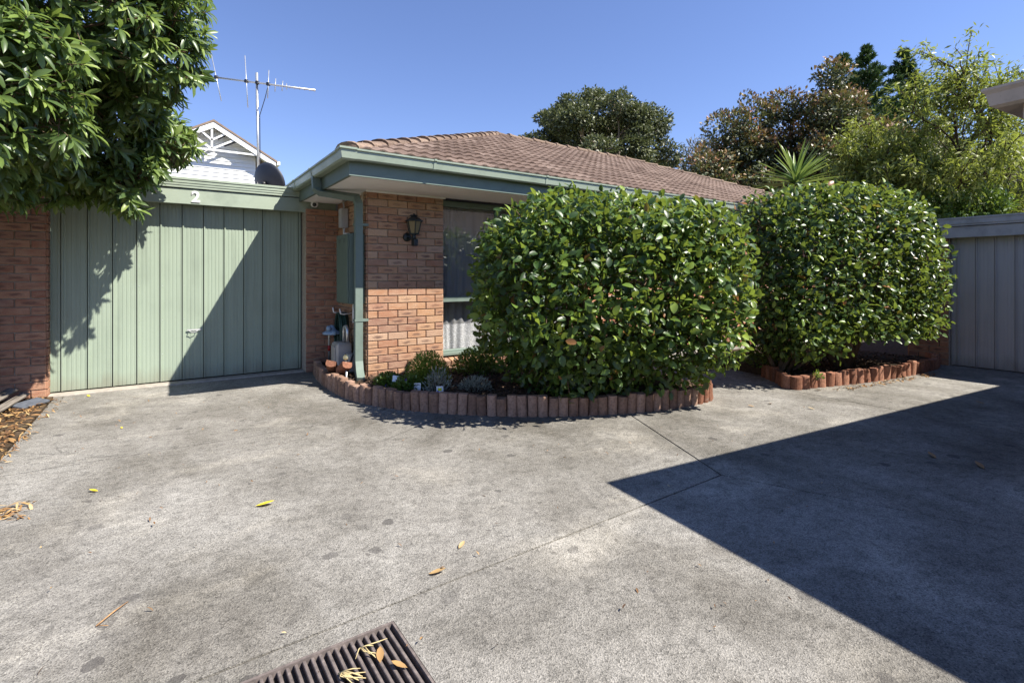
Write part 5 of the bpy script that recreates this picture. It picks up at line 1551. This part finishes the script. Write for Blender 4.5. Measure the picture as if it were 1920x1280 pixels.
# ---- mulch chips and litter
def inside(poly, x, y):
    r_ = np.zeros(len(x), bool); n = len(poly); j = n - 1
    for i in range(n):
        xi, yi = poly[i]; xj, yj = poly[j]
        c = ((yi > y) != (yj > y)) & (x < (xj - xi) * (y - yi) / (yj - yi + 1e-12) + xi); r_ ^= c; j = i
    return r_
CHIP = (np.array([(-0.2, 0, 0.03), (0.2, 0.05, 0.03), (0.16, 1, 0.05), (-0.14, 0.9, 0.02), (-0.2, 0, -0.1), (0.2, 0.05, -0.1), (0.16, 1, -0.08), (-0.14, 0.9, -0.1)], float), [(0, 1, 2, 3), (0, 4, 5, 1), (1, 5, 6, 2), (2, 6, 7, 3), (3, 7, 4, 0)])
def scatter(name, label, poly, n, L, tmpl, mat, z, seed, cat=None, vmean=.5, flat=0.3):
    rs = np.random.default_rng(seed); A_ = np.array(poly); lo, hi = A_.min(0), A_.max(0)
    x = rs.uniform(lo[0], hi[0], n * 3); y = rs.uniform(lo[1], hi[1], n * 3); k = inside(poly, x, y); x, y = x[k][:n], y[k][:n]; m = len(x)
    P = np.stack([x, y, z + rs.random(m) * .02], 1); a = rs.uniform(0, 6.283, m)
    T = unit(np.stack([np.cos(a), np.sin(a), rs.normal(size=m) * flat], 1)); N = unit(rs.normal(size=(m, 3)) * flat + np.array([0, 0, 1]))
    c = np.array([A_[:, 0].mean(), A_[:, 1].mean(), 0])
    me = leaves_mesh(name, P - c, T, N, L * rs.uniform(.5, 1.5, m), tmpl, mat, np.clip(rs.normal(vmean, .28, m), 0, .99))
    o = link(name, me, c); tag(o, label, kind='stuff')
bedpoly = [(x + .05, y + .05) for x, y in EDGE1] + [(4.9, 5.6), (2.0, 5.6), (1.9, 6.9)]
scatter('mulch', 'bark mulch over the window bed', bedpoly, 4200, 0.035, CHIP, M['mulch'], 0.117, 301, vmean=.4)
scatter('mulch', 'bark mulch and fallen leaves under the far hedge', [(6.3, 3.4), (5.95, 2.98), (7.4, 2.6), (8.9, 2.55), (9.0, 4.4), (6.4, 4.4)], 1500, 0.04, CHIP, M['mulch'], 0.102, 302, vmean=.4)
scatter('leaf_litter', 'dry leaf litter over the strip left of the driveway', [(-1.9, 2.5), (-0.93, 2.5), (-0.93, 7.05), (-1.9, 7.05)], 4200, 0.052, LEAF_LONG, M['dry_leaf'], 0.018, 303, vmean=.36, flat=.22)
scatter('leaf_litter', 'dry leaves and needles drifted onto the slab edge at left', [(-0.90, 3.2), (-0.80, 3.2), (-0.84, 5.2), (-0.78, 6.9), (-0.90, 7.0)], 170, 0.05, LEAF_THIN, M['dry_leaf'], 0.006, 304, vmean=.5, flat=.12)
scatter('leaf_litter', 'small drift of dry needles at the left picture edge', [(-0.76, 3.55), (-0.55, 3.6), (-0.58, 3.85), (-0.80, 3.85)], 70, 0.06, LEAF_THIN, M['dry_leaf'], 0.005, 305, vmean=.6, flat=.1)
scatter('leaf_litter', 'brown leaf drift along the foot of the terracotta edging', [(6.1, 2.60), (7.6, 2.36), (8.2, 2.30), (8.2, 2.20), (6.1, 2.48)], 240, 0.045, LEAF_LONG, M['dry_leaf'], 0.006, 306, vmean=.4, flat=.2)
scatter('leaf_litter', 'tiny brown crumbs scattered across the driveway', [(-0.8, 1.0), (3.0, 1.0), (5.4, 2.6), (4.6, 3.0), (1.5, 4.6), (1.4, 7.0), (-0.8, 7.0)], 190, 0.020, LEAF_LONG, M['dry_leaf'], 0.004, 307, vmean=.3, flat=.3)

def fallen(label, x, y, L, ang, mat, var, curl=0.18, w=0.42, z=0.006):
    t = leaf_tmpl(w, 0.14, -curl, (0, .7, 1, .7, 0))
    me = bpy.data.meshes.new('fallen_leaf'); me.from_pydata([tuple(v) for v in t[0]], [], t[1]); a = me.attributes.new('var', 'FLOAT', 'POINT'); a.data.foreach_set('value', np.full(len(t[0]), var, np.float32)); me.materials.append(mat); me.polygons.foreach_set('use_smooth', np.full(len(t[1]), True))
    o = link('fallen_leaf', me, None, None, mw=Matrix.Translation((x, y, z)) @ Euler((0, random.uniform(-.15, .15), ang)).to_matrix().to_4x4() @ Matrix.Scale(L, 4))
    tag(o, label, 'leaf', 'fallen leaves on the driveway')
def gnd(px, py):
    d = 951 * 1.26 / (py - 518); p = at(px, py, d); return p[0], p[1]
YL = M['yellow_leaf']; DL = M['dry_leaf']
for (px, py, L, ang, m_, v, lab) in [
    (478, 950, 0.10, -1.9, YL, .8, 'largest bright yellow leaf lying alone on the concrete'),
    (184, 922, 0.055, 0.9, YL, .3, 'small curled yellow leaf on the left of the driveway'),
    (168, 744, 0.06, 0.4, YL, .5, 'yellow leaf by the garage door threshold'),
    (229, 804, 0.035, 0.2, YL, .6, 'tiny yellow leaf beside the rusty stain'),
    (16, 958, 0.07, 1.6, DL, .62, 'orange leaf on the needle drift at left edge'),
    (860, 1030, 0.055, -1.0, DL, .9, 'pale tan leaf in the middle foreground'),
    (803, 1078, 0.075, -1.9, DL, .8, 'curled tan leaf ahead of the drain grate'),
    (1528, 768, 0.06, 0.3, DL, .98, 'pale leaf on sunlit concrete near the terracotta edging'),
    (1415, 763, 0.06, 0.7, DL, .6, 'orange brown leaf on the sunny path end'),
    (1447, 757, 0.06, 1.7, DL, .2, 'dark curled leaf right of the orange brown one'),
    (1540, 732, 0.08, 1.2, DL, .2, 'upright dark leaf against the terracotta edging'),
    (1755, 860, 0.09, -0.8, DL, .5, 'brown leaf low in the large shadow'),
    (1845, 880, 0.10, -0.9, DL, .5, 'brown leaf at right in the large shadow'),
    (1848, 757, 0.08, 0.5, DL, .6, 'brown leaf before the grey garage door')]:
    x, y = gnd(px, py); fallen(lab, x, y, L, ang, m_, v)
for (x, y, L, ang, v, lab) in [(0.59, 1.60, 0.062, -0.35, .60, 'olive folded leaf lying on the grate bars'), (0.655, 1.53, 0.058, 0.7, .66, 'curled tan leaf at the right side of the grate'), (0.30, 1.66, 0.10, 2.6, .45, 'orange leaf stuck in the left end of the grate')]:
    fallen(lab, x, y, L, ang, DL, v, z=0.004)
for (x, y, n, lab) in [(0.475, 1.63, 11, 'dry yellow seed spray lying across the grate'), (0.56, 1.70, 6, 'small dry twig cluster near the grate corner')]:
    mb = MB(); rs = np.random.default_rng(int(x * 1000))
    for k in range(n):
        a = -1.3 + rs.normal() * .55; l = rs.uniform(.04, .09)
        mb.tube([(x + rs.normal() * .006, y, .006), (x + math.cos(a) * l * .5 + rs.normal() * .008, y + math.sin(a) * l * .5, .014), (x + math.cos(a + .3) * l, y + math.sin(a + .3) * l, .005)], [.0028, .002, .0012], 4)
    tag(mb.build('dry_twig', M['brass'] if False else plain('straw' + lab[:4], (0.50, 0.40, 0.20), 0.8), None, True), lab, 'twig')
x, y = gnd(180, 1176); x2, y2 = gnd(240, 1130); x3, y3 = gnd(203, 1176)
tag(MB().tube([(x, y, .006), ((x + x2) / 2 + .004, (y + y2) / 2, .012), (x2, y2, .006)], [.0025, .003, .0015], 5).tube([(x + .004, y + .002, .006), (x3, y3, .008)], [.002, .0012], 4).build('dry_twig', M['twig'], None, True), 'forked brown twig on the concrete at lower left', 'twig')
# planks and slate in the strip at left
def plank(x0, y0, x1, y1, z0, z1, w, t, lab):
    d = Vector((x1 - x0, y1 - y0, z1 - z0)); L = d.length; ang = math.atan2(d.y, d.x); el = math.asin(d.z / L)
    mb = MB(); mb.box(-L / 2, L / 2, -w / 2, w / 2, 0, t, .004); me = mb.mesh('timber_plank', M['timber'])
    o = link('timber_plank', me, None, None, mw=Matrix.Translation(((x0 + x1) / 2, (y0 + y1) / 2, (z0 + z1) / 2)) @ Euler((0.15, -el, ang)).to_matrix().to_4x4()); tag(o, lab, 'plank')
plank(-1.42, 5.75, -1.20, 7.02, .03, .12, .09, .022, 'weathered grey plank leaning towards the left brick pier')
plank(-1.28, 5.70, -1.10, 6.95, .03, .075, .07, .022, 'narrower grey plank nearest the driveway edge')
sl = MB().obox(0, 0, 0, .26, .14, .02, 0.9, .003).mesh('slate_piece', M['slate'])
tag(link('slate_piece', sl, None, None, mw=Matrix.Translation((-1.02, 6.65, .03)) @ Euler((.15, .1, 0)).to_matrix().to_4x4()), 'dark slate offcut among the dry leaves', 'slate')
tag(MB().obox(-1.335, 6.98, 0.0, .05, .035, 1.95, 0.0, .004).build('timber_post', M['bark']), 'brown timber post at the left picture edge', 'post')
